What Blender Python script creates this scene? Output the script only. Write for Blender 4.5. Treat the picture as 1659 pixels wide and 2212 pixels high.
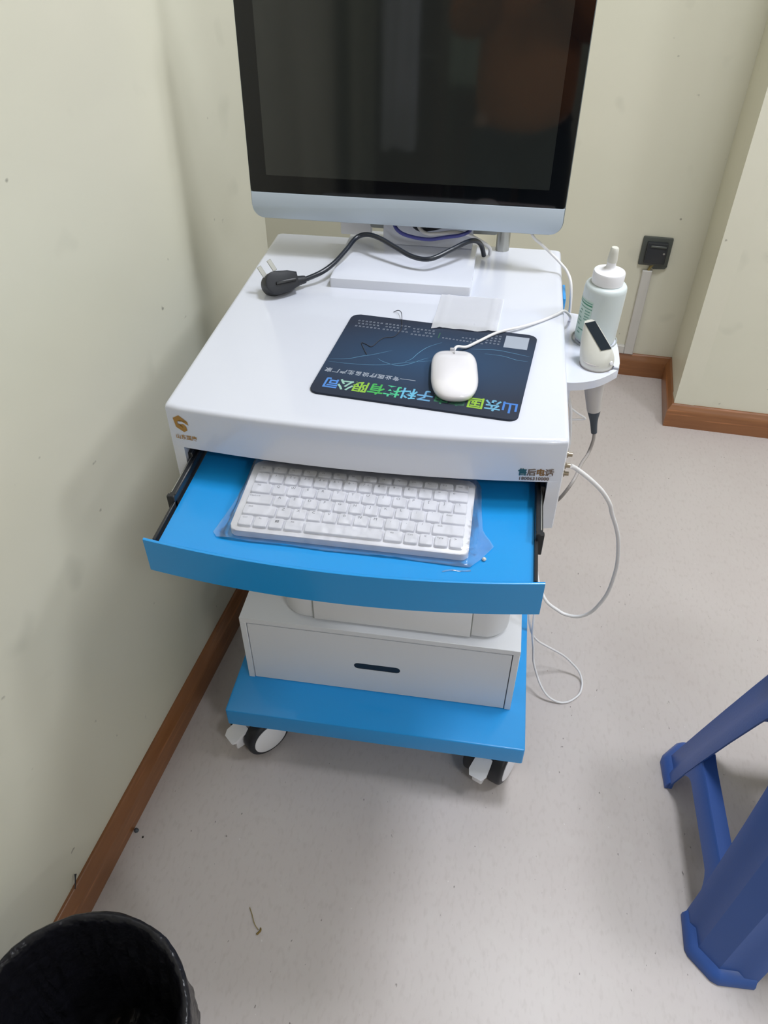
import bpy, bmesh, math, random
from mathutils import Vector, Matrix, noise
random.seed(7)
for o in list(bpy.data.objects): bpy.data.objects.remove(o)
S = bpy.context.scene
C = S.collection
PI = math.pi

# ------------------------------------------------------------------ camera
cam_d = bpy.data.cameras.new('camera'); cam = bpy.data.objects.new('camera', cam_d); C.objects.link(cam)
cam_d.sensor_fit = 'HORIZONTAL'; cam_d.sensor_width = 36.0; cam_d.lens = 36.0 * 1660.56 / 1659.0
cam_d.clip_start = 0.02
Rv = Vector((0.9884, 0.1521, 0.0018)).normalized(); Fv = Vector((-0.1131, 0.7430, -0.6596)).normalized()
Rv = (Rv - Fv * Rv.dot(Fv)).normalized(); Uv = Rv.cross(Fv)
cm = Matrix((Rv, Uv, -Fv)).transposed().to_4x4(); cm.translation = Vector((0.1446, -0.7572, 1.4317))
cam.matrix_world = cm
S.camera = cam

# ------------------------------------------------------------------ world, lights, exposure
w = bpy.data.worlds.new('world'); S.world = w; w.use_nodes = True
w.node_tree.nodes['Background'].inputs[0].default_value = (0.75, 0.82, 1.0, 1)
w.node_tree.nodes['Background'].inputs[1].default_value = 0.3
S.view_settings.view_transform = 'Standard'; S.view_settings.look = 'None'
S.view_settings.exposure = 0.0; S.view_settings.gamma = 1.0; S.view_settings.use_curve_mapping = False
CEIL = 2.7
# (x, y, size_x, size_y, watts, colour)
LAMPS = [(0.68, 0.42, 0.34, 0.34, 24.0, (0.89, 0.93, 1.0)),
         (1.75, 0.05, 0.34, 0.34, 17.0, (0.89, 0.93, 1.0)),
         (1.45, -2.00, 0.34, 0.34, 14.0, (0.89, 0.94, 1.0)),
         (2.45, -2.60, 0.34, 0.34, 13.0, (0.89, 0.94, 1.0))]  # last entry: unseen lamp added as soft fill for left wall and floor


# ------------------------------------------------------------------ materials
def new_mat(name):
    m = bpy.data.materials.new(name); m.use_nodes = True
    nt = m.node_tree; return m, nt, nt.nodes['Principled BSDF']
def lin(r, g, b):
    f = lambda c: (c / 255 / 12.92) if c / 255 <= 0.04045 else ((c / 255 + 0.055) / 1.055) ** 2.4
    return (f(r), f(g), f(b), 1)
def pmat(name, col, rough=0.5, metal=0.0, coat=0.0, var=0.04, scale=12, bump=0.0, bscale=200, spec=0.5, sub=0.0, trans=0.0):
    """procedural material: base colour gently varied by noise, optional fine bump"""
    m, nt, b = new_mat(name); N = nt.nodes; L = nt.links
    b.inputs['Roughness'].default_value = rough; b.inputs['Metallic'].default_value = metal
    b.inputs['Coat Weight'].default_value = coat; b.inputs['Coat Roughness'].default_value = 0.05
    b.inputs['Specular IOR Level'].default_value = spec
    b.inputs['Transmission Weight'].default_value = trans
    if sub:
        b.inputs['Subsurface Weight'].default_value = sub; b.inputs['Subsurface Radius'].default_value = (0.01, 0.01, 0.01)
    tc = N.new('ShaderNodeTexCoord'); nz = N.new('ShaderNodeTexNoise'); nz.inputs['Scale'].default_value = scale
    nz.inputs['Detail'].default_value = 3
    L.new(tc.outputs['Object'], nz.inputs['Vector'])
    mx = N.new('ShaderNodeMix'); mx.data_type = 'RGBA'
    mx.inputs[6].default_value = tuple(c * (1 - var) for c in col[:3]) + (1,)
    mx.inputs[7].default_value = tuple(min(1, c * (1 + var)) for c in col[:3]) + (1,)
    L.new(nz.outputs['Fac'], mx.inputs[0]); L.new(mx.outputs[2], b.inputs['Base Color'])
    if bump:
        n2 = N.new('ShaderNodeTexNoise'); n2.inputs['Scale'].default_value = bscale; n2.inputs['Detail'].default_value = 2
        L.new(tc.outputs['Object'], n2.inputs['Vector'])
        bp = N.new('ShaderNodeBump'); bp.inputs['Strength'].default_value = bump; bp.inputs['Distance'].default_value = 0.001
        L.new(n2.outputs['Fac'], bp.inputs['Height']); L.new(bp.outputs['Normal'], b.inputs['Normal'])
    return m

def spots(nt, vec, scale, lo, hi, seedoff=0.0, stretch=None):
    N = nt.nodes; L = nt.links
    mp = N.new('ShaderNodeMapping'); mp.inputs['Location'].default_value = (seedoff, seedoff * 1.3, seedoff * .7)
    if stretch: mp.inputs['Scale'].default_value = stretch
    L.new(vec, mp.inputs['Vector'])
    nz = N.new('ShaderNodeTexNoise'); nz.inputs['Scale'].default_value = scale; nz.inputs['Detail'].default_value = 2
    L.new(mp.outputs[0], nz.inputs['Vector'])
    r = N.new('ShaderNodeMapRange'); r.inputs['From Min'].default_value = lo; r.inputs['From Max'].default_value = hi
    L.new(nz.outputs['Fac'], r.inputs['Value']); return r.outputs[0]
def layer(nt, base, col, fac, amount):
    N = nt.nodes; L = nt.links
    mu = N.new('ShaderNodeMath'); mu.operation = 'MULTIPLY'; mu.inputs[1].default_value = amount; L.new(fac, mu.inputs[0])
    mx = N.new('ShaderNodeMix'); mx.data_type = 'RGBA'; L.new(mu.outputs[0], mx.inputs[0])
    L.new(base, mx.inputs[6]); mx.inputs[7].default_value = col; return mx.outputs[2]

def wall_mat():
    m, nt, b = new_mat('painted_wall'); N = nt.nodes; L = nt.links
    tc = N.new('ShaderNodeTexCoord'); v = tc.outputs['Object']
    rgb = N.new('ShaderNodeRGB'); rgb.outputs[0].default_value = (0.715, 0.69, 0.575, 1)
    c = layer(nt, rgb.outputs[0], (0.655, 0.65, 0.53, 1), spots(nt, v, 1.7, .35, .7), .6)
    c = layer(nt, c, (0.38, 0.38, 0.31, 1), spots(nt, v, 7, .66, .78, 3.1), .35)      # smudges
    c = layer(nt, c, (0.16, 0.15, 0.12, 1), spots(nt, v, 34, .755, .80, 9.7), .7)     # small marks
    L.new(c, b.inputs['Base Color']); b.inputs['Roughness'].default_value = 0.42
    nz = N.new('ShaderNodeTexNoise'); nz.inputs['Scale'].default_value = 5; L.new(v, nz.inputs['Vector'])
    bp = N.new('ShaderNodeBump'); bp.inputs['Strength'].default_value = 0.35; bp.inputs['Distance'].default_value = 0.012
    L.new(nz.outputs['Fac'], bp.inputs['Height']); L.new(bp.outputs['Normal'], b.inputs['Normal'])
    return m
def floor_mat():
    m, nt, b = new_mat('vinyl_floor'); N = nt.nodes; L = nt.links
    tc = N.new('ShaderNodeTexCoord'); v = tc.outputs['Object']
    rgb = N.new('ShaderNodeRGB'); rgb.outputs[0].default_value = (0.57, 0.52, 0.505, 1)
    c = layer(nt, rgb.outputs[0], (0.52, 0.465, 0.45, 1), spots(nt, v, 3.5, .35, .7), .55)
    c = layer(nt, c, (0.57, 0.53, 0.51, 1), spots(nt, v, 26, .5, .75, 1.1), .5)
    c = layer(nt, c, (0.44, 0.39, 0.37, 1), spots(nt, v, 130, .52, .75, 5.1, (1, .45, 1)), .40)
    c = layer(nt, c, (0.12, 0.10, 0.09, 1), spots(nt, v, 150, .745, .79, 2.3, (1, .5, 1)), .75)
    c = layer(nt, c, (0.8, 0.78, 0.76, 1), spots(nt, v, 120, .77, .80, 7.3), .6)
    L.new(c, b.inputs['Base Color']); b.inputs['Roughness'].default_value = 0.36
    return m
def wood_mat():
    m, nt, b = new_mat('varnished_wood'); N = nt.nodes; L = nt.links
    tc = N.new('ShaderNodeTexCoord'); v = tc.outputs['Generated']
    rgb = N.new('ShaderNodeRGB'); rgb.outputs[0].default_value = lin(150, 100, 62)
    ob = tc.outputs['Object']
    mp = N.new('ShaderNodeMapping'); mp.inputs['Scale'].default_value = (1, 1, 10); L.new(ob, mp.inputs[0])
    wv = N.new('ShaderNodeTexNoise'); wv.inputs['Scale'].default_value = 9; wv.inputs['Detail'].default_value = 5
    L.new(mp.outputs[0], wv.inputs['Vector'])
    c = layer(nt, rgb.outputs[0], lin(112, 68, 38), wv.outputs['Fac'], .75)
    mp2 = N.new('ShaderNodeMapping'); mp2.inputs['Scale'].default_value = (1, 1, 26); L.new(ob, mp2.inputs[0])
    c = layer(nt, c, lin(186, 122, 80), spots(nt, mp2.outputs[0], 4, .58, .70, 4.4), .55)
    L.new(c, b.inputs['Base Color']); b.inputs['Roughness'].default_value = 0.33
    return m

M = dict(
    wall=wall_mat(), floor=floor_mat(), wood=wood_mat(),
    ceiling=pmat('ceiling_paint', (0.80, 0.80, 0.76, 1), 0.8),
    white=pmat('white_lacquer', (0.70, 0.725, 0.815, 1), 0.22, coat=0.5, var=0.01),
    whitebox=pmat('white_board', (0.76, 0.77, 0.80, 1), 0.38, var=0.01),
    blue=pmat('blue_lacquer', (0.012, 0.30, 0.73, 1), 0.30, coat=0.25, var=0.02, bump=0.05, bscale=300),
    black=pmat('black_plastic', (0.012, 0.013, 0.016, 1), 0.35, var=0.1),
    rail=pmat('black_rail_metal', (0.016, 0.017, 0.02, 1), 0.3, metal=0.0, var=0.1),
    rubber=pmat('black_rubber', (0.012, 0.014, 0.02, 1), 0.5, var=0.1),
    cable_black=pmat('black_cable', (0.014, 0.018, 0.028, 1), 0.28),
    cable_white=pmat('white_cable', (0.78, 0.77, 0.78, 1), 0.4),
    cable_blue=pmat('blue_cable', (0.055, 0.06, 0.26, 1), 0.35),
    cable_grey=pmat('grey_cable', (0.36, 0.33, 0.31, 1), 0.45),
    grey_dark=pmat('dark_grey_rubber', (0.055, 0.068, 0.085, 1), 0.5),
    cream=pmat('cream_plastic', (0.66, 0.655, 0.60, 1), 0.33),
    cone=pmat('milky_plastic', (0.55, 0.52, 0.50, 1), 0.35),
    window=pmat('dark_lens_window', (0.012, 0.02, 0.03, 1), 0.15),
    silver=pmat('silver_paint', (0.48, 0.55, 0.63, 1), 0.38, metal=0.15, var=0.02),
    silver_dark=pmat('monitor_edge_metal', (0.22, 0.26, 0.28, 1), 0.35, metal=0.6),
    glassblack=pmat('screen_border_glass', (0.0035, 0.0045, 0.006, 1), 0.04, var=0.05),
    screen=pmat('dark_screen_glass', (0.020, 0.023, 0.022, 1), 0.05, var=0.03, spec=0.75),
    grey=pmat('grey_bracket', (0.32, 0.34, 0.33, 1), 0.4),
    steel=pmat('brushed_steel', (0.42, 0.42, 0.39, 1), 0.38, metal=0.9),
    gold=pmat('gold_decal', lin(176, 132, 66), 0.35, metal=0.3, var=0.08, scale=60),
    brown=pmat('brown_decal', lin(122, 104, 92), 0.4, metal=0.3),
    teal=pmat('teal_decal', lin(62, 106, 110), 0.35, metal=0.4),
    amber=pmat('amber_decal', lin(140, 106, 66), 0.35, metal=0.4),
    kbwhite=pmat('white_key_plastic', (0.80, 0.80, 0.85, 1), 0.32, var=0.01),
    kblegend=pmat('grey_legend_print', (0.10, 0.10, 0.12, 1), 0.5),
    mouse=pmat('white_gloss_plastic', (0.86, 0.84, 0.88, 1), 0.12, coat=0.6, var=0.01),
    mousegrey=pmat('grey_seam', (0.42, 0.42, 0.45, 1), 0.4),
    paper=pmat('white_tissue', (0.96, 0.965, 1.0, 1), 0.45, var=0.005, bump=0.05, bscale=400),
    bottle=pmat('frosted_bottle', (0.62, 0.68, 0.69, 1), 0.32, sub=0.3, var=0.02),
    cap=pmat('white_cap_plastic', (0.84, 0.84, 0.88, 1), 0.28, var=0.01),
    label=pmat('pale_green_label', (0.52, 0.66, 0.60, 1), 0.4, var=0.02),
    green=pmat('green_print', lin(46, 130, 98), 0.4),
    greenpale=pmat('faded_green_print', lin(110, 158, 142), 0.4),
    socket=pmat('smoky_socket_plastic', (0.075, 0.083, 0.075, 1), 0.4),
    socketdark=pmat('socket_face_plastic', (0.022, 0.025, 0.03, 1), 0.35),
    duct=pmat('white_duct_plastic', (0.62, 0.60, 0.57, 1), 0.5),
    stool=pmat('blue_stool_plastic', (0.036, 0.105, 0.385, 1), 0.38, var=0.05, bump=0.15, bscale=260),
    bin=pmat('grey_bin_plastic', (0.20, 0.20, 0.18, 1), 0.5),
    print_pale=pmat('pale_print', lin(158, 166, 180), 0.6),
    thread=pmat('dark_thread', (0.03, 0.032, 0.045, 1), 0.7),
    jack=pmat('brass_jack', (0.42, 0.36, 0.28, 1), 0.3, metal=0.8),
    straw=pmat('dry_straw', lin(150, 134, 84), 0.7),
    straw2=pmat('dry_seed', lin(120, 96, 30), 0.6),
    dirt=pmat('dark_dirt', (0.03, 0.025, 0.02, 1), 0.8),
    jacket=pmat('orange_brown_jacket', lin(190, 118, 62), 0.85, var=0.15, bump=0.4),
    trousers=pmat('dark_trousers', lin(30, 34, 44), 0.85, bump=0.3),
    skin=pmat('skin', lin(205, 160, 135), 0.55),
    hair=pmat('black_hair', (0.012, 0.01, 0.01, 1), 0.5),
    shoe=pmat('black_shoe', (0.02, 0.02, 0.02, 1), 0.4),
    coat=pmat('white_coat_cloth', (0.62, 0.64, 0.72, 1), 0.9, bump=0.3),
    darkwood=pmat('dark_brown_wood', lin(74, 48, 36), 0.5, var=0.2, scale=6),
    greencab=pmat('pale_green_panel', (0.45, 0.55, 0.42, 1), 0.6),
)
# black bag liner
m, nt, b = new_mat('black_bin_liner'); N = nt.nodes; L = nt.links
b.inputs['Base Color'].default_value = (0.010, 0.010, 0.014, 1); b.inputs['Roughness'].default_value = 0.28
b.inputs['Specular IOR Level'].default_value = 0.35
tc = N.new('ShaderNodeTexCoord'); nz = N.new('ShaderNodeTexNoise'); nz.inputs['Scale'].default_value = 26; nz.inputs['Detail'].default_value = 3
L.new(tc.outputs['Object'], nz.inputs['Vector']); bp = N.new('ShaderNodeBump'); bp.inputs['Strength'].default_value = 1.0; bp.inputs['Distance'].default_value = .010
L.new(nz.outputs['Fac'], bp.inputs['Height']); L.new(bp.outputs['Normal'], b.inputs['Normal']); M['liner'] = m
# clear plastic film
m, nt, b = new_mat('clear_plastic_film'); N = nt.nodes; L = nt.links
out = N['Material Output']; tr = N.new('ShaderNodeBsdfTransparent'); gl = N.new('ShaderNodeBsdfGlossy'); gl.inputs['Roughness'].default_value = 0.12
df = N.new('ShaderNodeBsdfDiffuse'); df.inputs['Color'].default_value = (0.9, 0.92, 0.97, 1)
lw = N.new('ShaderNodeLayerWeight'); lw.inputs['Blend'].default_value = 0.30
m1 = N.new('ShaderNodeMixShader'); m1.inputs[0].default_value = 0.10; L.new(tr.outputs[0], m1.inputs[1]); L.new(df.outputs[0], m1.inputs[2])
m2 = N.new('ShaderNodeMixShader'); L.new(lw.outputs['Fresnel'], m2.inputs[0]); L.new(m1.outputs[0], m2.inputs[1]); L.new(gl.outputs[0], m2.inputs[2])
tc = N.new('ShaderNodeTexCoord'); nz = N.new('ShaderNodeTexNoise'); nz.inputs['Scale'].default_value = 45; L.new(tc.outputs['Object'], nz.inputs['Vector'])
bp = N.new('ShaderNodeBump'); bp.inputs['Strength'].default_value = .7; bp.inputs['Distance'].default_value = .004
L.new(nz.outputs['Fac'], bp.inputs['Height']); L.new(bp.outputs['Normal'], gl.inputs['Normal']); L.new(bp.outputs['Normal'], lw.inputs['Normal'])
L.new(m2.outputs[0], out.inputs['Surface']); N.remove(b); M['film'] = m
# mouse pad cloth: navy print, bluer towards the middle of the printed picture
m, nt, b = new_mat('mouse_pad_cloth'); N = nt.nodes; L = nt.links
b.inputs['Roughness'].default_value = 0.7
tc = N.new('ShaderNodeTexCoord'); mp = N.new('ShaderNodeMapping'); mp.inputs['Scale'].default_value = (4.5, 9.5, 1); mp.inputs['Location'].default_value = (0, -.05, 0)
L.new(tc.outputs['Object'], mp.inputs[0]); g = N.new('ShaderNodeTexGradient'); g.gradient_type = 'SPHERICAL'; L.new(mp.outputs[0], g.inputs[0])
mx = N.new('ShaderNodeMix'); mx.data_type = 'RGBA'; mx.inputs[6].default_value = lin(26, 36, 56); mx.inputs[7].default_value = lin(32, 66, 100)
L.new(g.outputs['Fac'], mx.inputs[0]); L.new(mx.outputs[2], b.inputs['Base Color']); M['pad'] = m
# lit lamp diffuser
m, nt, b = new_mat('lamp_diffuser'); b.inputs['Emission Color'].default_value = (0.95, 0.97, 1, 1); b.inputs['Emission Strength'].default_value = 4.0
M['diffuser'] = m
for i, rgb in enumerate([(70, 130, 215), (110, 175, 210), (150, 195, 60), (45, 95, 75), (50, 120, 90), (110, 170, 215), (110, 190, 225), (80, 200, 150), (70, 180, 90), (150, 200, 70), (160, 205, 190), (85, 145, 225)]):
    M['ch%d' % i] = pmat('print_colour_%d' % i, lin(*[c * .93 for c in rgb]), 0.6, var=0.12, scale=160)

# ------------------------------------------------------------------ object helpers
WL = {}
def link(name, me, parent, origin):
    o = bpy.data.objects.new(name, me); C.objects.link(o)
    po = WL.get(parent.name, Vector()) if parent else Vector()
    if parent: o.parent = parent
    o.location = Vector(origin) - po; WL[o.name] = Vector(origin); return o
def mesh(name, verts, faces, mat, parent=None, smooth=False, origin=None):
    vs = [Vector(v) for v in verts]
    if origin is None:
        lo = Vector((min(v.x for v in vs), min(v.y for v in vs), min(v.z for v in vs))); hi = Vector((max(v.x for v in vs), max(v.y for v in vs), max(v.z for v in vs)))
        origin = ((lo.x + hi.x) / 2, (lo.y + hi.y) / 2, lo.z)
    og = Vector(origin)
    me = bpy.data.meshes.new(name); me.from_pydata([v - og for v in vs], [], faces); me.update()
    if mat: me.materials.append(M[mat])
    if smooth:
        for p in me.polygons: p.use_smooth = True
    return link(name, me, parent, og)
def from_bm(name, bm, mat, parent=None, smooth=False, xf=None):
    if xf: bm.transform(xf)
    bmesh.ops.recalc_face_normals(bm, faces=bm.faces)
    vs = [v.co for v in bm.verts]
    lo = Vector((min(v.x for v in vs), min(v.y for v in vs), min(v.z for v in vs))); hi = Vector((max(v.x for v in vs), max(v.y for v in vs), max(v.z for v in vs)))
    og = Vector(((lo.x + hi.x) / 2, (lo.y + hi.y) / 2, lo.z)); bm.transform(Matrix.Translation(-og))
    me = bpy.data.meshes.new(name); bm.to_mesh(me); bm.free()
    if mat: me.materials.append(M[mat])
    if smooth:
        for p in me.polygons: p.use_smooth = True
        try: me.set_sharp_from_angle(angle=math.radians(38))
        except Exception: pass
    return link(name, me, parent, og)
def add_box(bm, x0, x1, y0, y1, z0, z1, bev=0.0, seg=2):
    r = bmesh.ops.create_cube(bm, size=1.0); vs = r['verts']
    for v in vs: v.co = Vector(((x0 + x1) / 2 + v.co.x * (x1 - x0), (y0 + y1) / 2 + v.co.y * (y1 - y0), (z0 + z1) / 2 + v.co.z * (z1 - z0)))
    if bev:
        es = list({e for v in vs for e in v.link_edges}); bmesh.ops.bevel(bm, geom=es, offset=bev, segments=seg, affect='EDGES', profile=0.5)
def box(name, x0, x1, y0, y1, z0, z1, mat, parent=None, bev=0.0, seg=2, xf=None):
    bm = bmesh.new(); add_box(bm, x0, x1, y0, y1, z0, z1, bev, seg); return from_bm(name, bm, mat, parent, bool(bev), xf)
def prism(name, pts, z0, z1, mat, parent=None, bev=0.0, seg=2, xf=None, smooth=True):
    """extrude an XY outline between two heights"""
    bm = bmesh.new(); a = [bm.verts.new((p[0], p[1], z0)) for p in pts]; t = [bm.verts.new((p[0], p[1], z1)) for p in pts]; n = len(pts)
    bm.faces.new(list(reversed(a))); top = bm.faces.new(t)
    for i in range(n): bm.faces.new((a[i], a[(i + 1) % n], t[(i + 1) % n], t[i]))
    if bev: bmesh.ops.bevel(bm, geom=list(top.edges), offset=bev, segments=seg, affect='EDGES', profile=0.5)
    return from_bm(name, bm, mat, parent, smooth, xf)
def rrect(x0, x1, y0, y1, r, n=6):
    pts = []
    for cx, cy, a0 in ((x1 - r, y1 - r, 0), (x0 + r, y1 - r, 90), (x0 + r, y0 + r, 180), (x1 - r, y0 + r, 270)):
        for i in range(n + 1):
            a = math.radians(a0 + 90 * i / n); pts.append((cx + r * math.cos(a), cy + r * math.sin(a)))
    return pts
def smooth_path(pts, sub=8):
    P = [Vector(p) for p in pts]; out = []
    for i in range(len(P) - 1):
        p0 = P[max(i - 1, 0)]; p1 = P[i]; p2 = P[i + 1]; p3 = P[min(i + 2, len(P) - 1)]
        for k in range(sub):
            t = k / sub
            out.append(0.5 * ((2 * p1) + (p2 - p0) * t + (2 * p0 - 5 * p1 + 4 * p2 - p3) * t * t + (3 * p1 - p0 - 3 * p2 + p3) * t ** 3))
    out.append(P[-1]); return out
def add_tube(bm, path, r, n=10, rs=None):
    rings = []; up = Vector((0, 0, 1)); t0 = (path[1] - path[0]).normalized()
    nrm = t0.cross(up); nrm = nrm.normalized() if nrm.length > 1e-3 else Vector((1, 0, 0))
    for i, p in enumerate(path):
        t = (path[min(i + 1, len(path) - 1)] - path[max(i - 1, 0)]).normalized()
        nrm = (nrm - t * nrm.dot(t)).normalized(); bi = t.cross(nrm); rr = rs[i] if rs else r
        rings.append([bm.verts.new(p + (nrm * math.cos(2 * PI * k / n) + bi * math.sin(2 * PI * k / n)) * rr) for k in range(n)])
    for a, b_ in zip(rings, rings[1:]):
        for k in range(n): bm.faces.new((a[k], a[(k + 1) % n], b_[(k + 1) % n], b_[k]))
    bm.faces.new(list(reversed(rings[0]))); bm.faces.new(rings[-1])
def tube(name, pts, r, mat, parent=None, sub=8, n=10, rs=None):
    bm = bmesh.new(); path = smooth_path(pts, sub) if sub > 1 else [Vector(p) for p in pts]
    if rs:
        rs = [rs[min(i // sub, len(rs) - 2)] * (1 - (i % sub) / sub) + rs[min(i // sub + 1, len(rs) - 1)] * ((i % sub) / sub) for i in range(len(path) - 1)] + [rs[-1]]
    add_tube(bm, path, r, n, rs); return from_bm(name, bm, mat, parent, True)
def lathe(name, prof, mat, parent=None, n=40, xf=None, cap=True):
    bm = bmesh.new(); rings = []
    for r, z in prof: rings.append([bm.verts.new((max(r, 1e-5) * math.cos(2 * PI * k / n), max(r, 1e-5) * math.sin(2 * PI * k / n), z)) for k in range(n)])
    for a, b_ in zip(rings, rings[1:]):
        for k in range(n): bm.faces.new((a[k], a[(k + 1) % n], b_[(k + 1) % n], b_[k]))
    if cap: bm.faces.new(list(reversed(rings[0]))); bm.faces.new(rings[-1])
    return from_bm(name, bm, mat, parent, True, xf)
def empty(name, loc, label=None, cat=None, group=None):
    o = bpy.data.objects.new(name, None); C.objects.link(o); o.location = loc; WL[o.name] = Vector(loc); o.empty_display_size = 0.05
    if label: tag(o, label, cat, group)
    return o
def tag(o, label, cat, group=None):
    o['label'] = label; o['category'] = cat
    if group: o['group'] = group
    return o
def struct(o): o['kind'] = 'structure'; return o
def plabel(o, label): o['label'] = label; return o
def text(name, body, size, xf, mat, parent, ax='CENTER', off=0.0, sx=1.0, extr=0.0):
    c = bpy.data.curves.new('text', 'FONT'); c.body = body; c.size = size; c.align_x = ax; c.align_y = 'CENTER'; c.offset = off; c.extrude = extr; c.resolution_u = 2
    t = bpy.data.objects.new('text', c); C.objects.link(t)
    me = bpy.data.meshes.new_from_object(t.evaluated_get(bpy.context.evaluated_depsgraph_get()))
    bpy.data.objects.remove(t); bpy.data.curves.remove(c)
    bm = bmesh.new(); bm.from_mesh(me); bpy.data.meshes.remove(me)
    if sx != 1: bm.transform(Matrix.Diagonal((sx, 1, 1, 1)))
    bm.transform(xf)
    vs = [v.co for v in bm.verts]
    lo = Vector((min(v.x for v in vs), min(v.y for v in vs), min(v.z for v in vs))); hi = Vector((max(v.x for v in vs), max(v.y for v in vs), max(v.z for v in vs)))
    og = (lo + hi) / 2; bm.transform(Matrix.Translation(-og))
    me = bpy.data.meshes.new(name); bm.to_mesh(me); bm.free(); me.materials.append(M[mat])
    return link(name, me, parent, og)
def frame(o, x, y):
    x = Vector(x).normalized(); y = Vector(y); y = (y - x * y.dot(x)).normalized(); z = x.cross(y)
    m_ = Matrix((x, y, z)).transposed().to_4x4(); m_.translation = Vector(o); return m_

# ------------------------------------------------------------------ room shell
ex = Vector((0.99500, -0.0999, 0)); ey = Vector((0.0999, 0.995, 0))       # left wall direction
bx = Vector((0.99764, -0.06865, 0))                                       # back wall direction
A0 = ex * -0.4367                                                         # a point on the left wall
def onL(v): return A0 + ey * v
cL = onL(0.7907)                 # corner of left wall and pipe chase
cR = Vector((0.7752, 1.7238, 0)) # inner corner of back wall and pillar
cP = Vector((0.7458, 1.4306, 0)) # outer corner of pillar
chW = 0.42
cC = cL + bx * chW               # free corner of the chase
cB = cR - bx * ((cR - cC).dot(bx))  # back wall meets the chase return
def wallq(name, a, b_, h=CEIL, t=0.06, flip=1):
    a = Vector(a); b_ = Vector(b_); d = (b_ - a).normalized(); n_ = Vector((d.y, -d.x, 0)) * flip  # towards room
    q = [a, b_, b_ - n_ * t, a - n_ * t]
    vs = [(p.x, p.y, z) for z in (0, h) for p in q]
    return struct(mesh(name, vs, [(0, 1, 2, 3), (7, 6, 5, 4), (0, 4, 5, 1), (1, 5, 6, 2), (2, 6, 7, 3), (3, 7, 4, 0)], 'wall'))
pF = onL(-3.55)
RX = 3.2
wallq('wall_left', pF, cL)
wallq('wall_chase', cL, cC)
wallq('wall_chase_side', cC, cB)
wallq('wall_back', cB, cR)
wallq('wall_pillar_side', cR, cP)
pPR = cP + bx * (RX - cP.x) / bx.x
wallq('wall_pillar_front', cP, pPR)
pFR = Vector((RX, pF.y, 0))
wallq('wall_right', pPR, pFR)
wallq('wall_front', pFR, pF)
struct(mesh('floor', [(-1.4, -4, -.05), (RX + .3, -4, -.05), (RX + .3, 2.2, -.05), (-1.4, 2.2, -.05), (-1.4, -4, 0), (RX + .3, -4, 0), (RX + .3, 2.2, 0), (-1.4, 2.2, 0)],
            [(3, 2, 1, 0), (4, 5, 6, 7), (0, 1, 5, 4), (1, 2, 6, 5), (2, 3, 7, 6), (3, 0, 4, 7)], 'floor', origin=(0, 0, 0)))
struct(box('ceiling', -1.4, RX + .3, -4, 2.2, CEIL, CEIL + .05, 'ceiling'))
BBP = [(0, 0), (.0175, 0), (.0175, .054), (.0165, .0575), (.0120, .0650), (.0075, .0735), (.0055, .0775), (.0035, .0786), (0, .0786)]
def baseboard(name, pts):
    """sweep the skirting profile along a polyline of wall points, room on its right-hand side"""
    P = [Vector(p) for p in pts]; bm = bmesh.new(); rings = []
    for i, p in enumerate(P):
        ns = []
        if i > 0: d = (P[i] - P[i - 1]).normalized(); ns.append(Vector((d.y, -d.x, 0)))
        if i < len(P) - 1: d = (P[i + 1] - P[i]).normalized(); ns.append(Vector((d.y, -d.x, 0)))
        n_ = ns[0] if len(ns) == 1 else (ns[0] + ns[1]) / (1 + ns[0].dot(ns[1]))
        rings.append([bm.verts.new(p + n_ * a + Vector((0, 0, z))) for a, z in BBP])
    k = len(BBP)
    for a, b_ in zip(rings, rings[1:]):
        for j in range(k): bm.faces.new((a[j], a[(j + 1) % k], b_[(j + 1) % k], b_[j]))
    bm.faces.new(rings[0]); bm.faces.new(list(reversed(rings[-1])))
    return struct(from_bm(name, bm, 'wood', None, True))
baseboard('baseboard_left', [pF, cL, cC, cB])
baseboard('baseboard_back', [cB, cR])
baseboard('baseboard_right', [cR, cP, pPR])

# ceiling lamps (outside the frame; they light the room; the last is an added fill)
for i, (lx, ly, sx_, sy_, wt, col) in enumerate(LAMPS):
    t = empty('ceiling_light', (lx, ly, CEIL), ['square ceiling panel light nearest the white cart', 'square ceiling panel light over the blue stool side', 'square ceiling panel light behind the camera', 'unseen square ceiling fill light added in the far corner behind the camera'][i], 'lamp', 'ceiling panel lights')
    bm = bmesh.new()
    for (a, b_, c_, d_) in ((-1, 1, -1, -.94), (-1, 1, .94, 1), (-1, -.94, -.94, .94), (.94, 1, -.94, .94)):
        add_box(bm, lx + a * .3, lx + b_ * .3, ly + c_ * .3, ly + d_ * .3, CEIL - .02, CEIL)
    from_bm('lamp_frame', bm, 'white', t)
    box('diffuser', lx - .28, lx + .28, ly - .28, ly + .28, CEIL - .008, CEIL - .004, 'diffuser', t)
    ld = bpy.data.lights.new('panel_lamp', 'AREA'); ld.shape = 'RECTANGLE'; ld.size = sx_; ld.size_y = sy_; ld.energy = wt; ld.color = col
    lo = bpy.data.objects.new('panel_lamp', ld); C.objects.link(lo); lo.parent = t; lo.location = (0, 0, -0.022)

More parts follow.
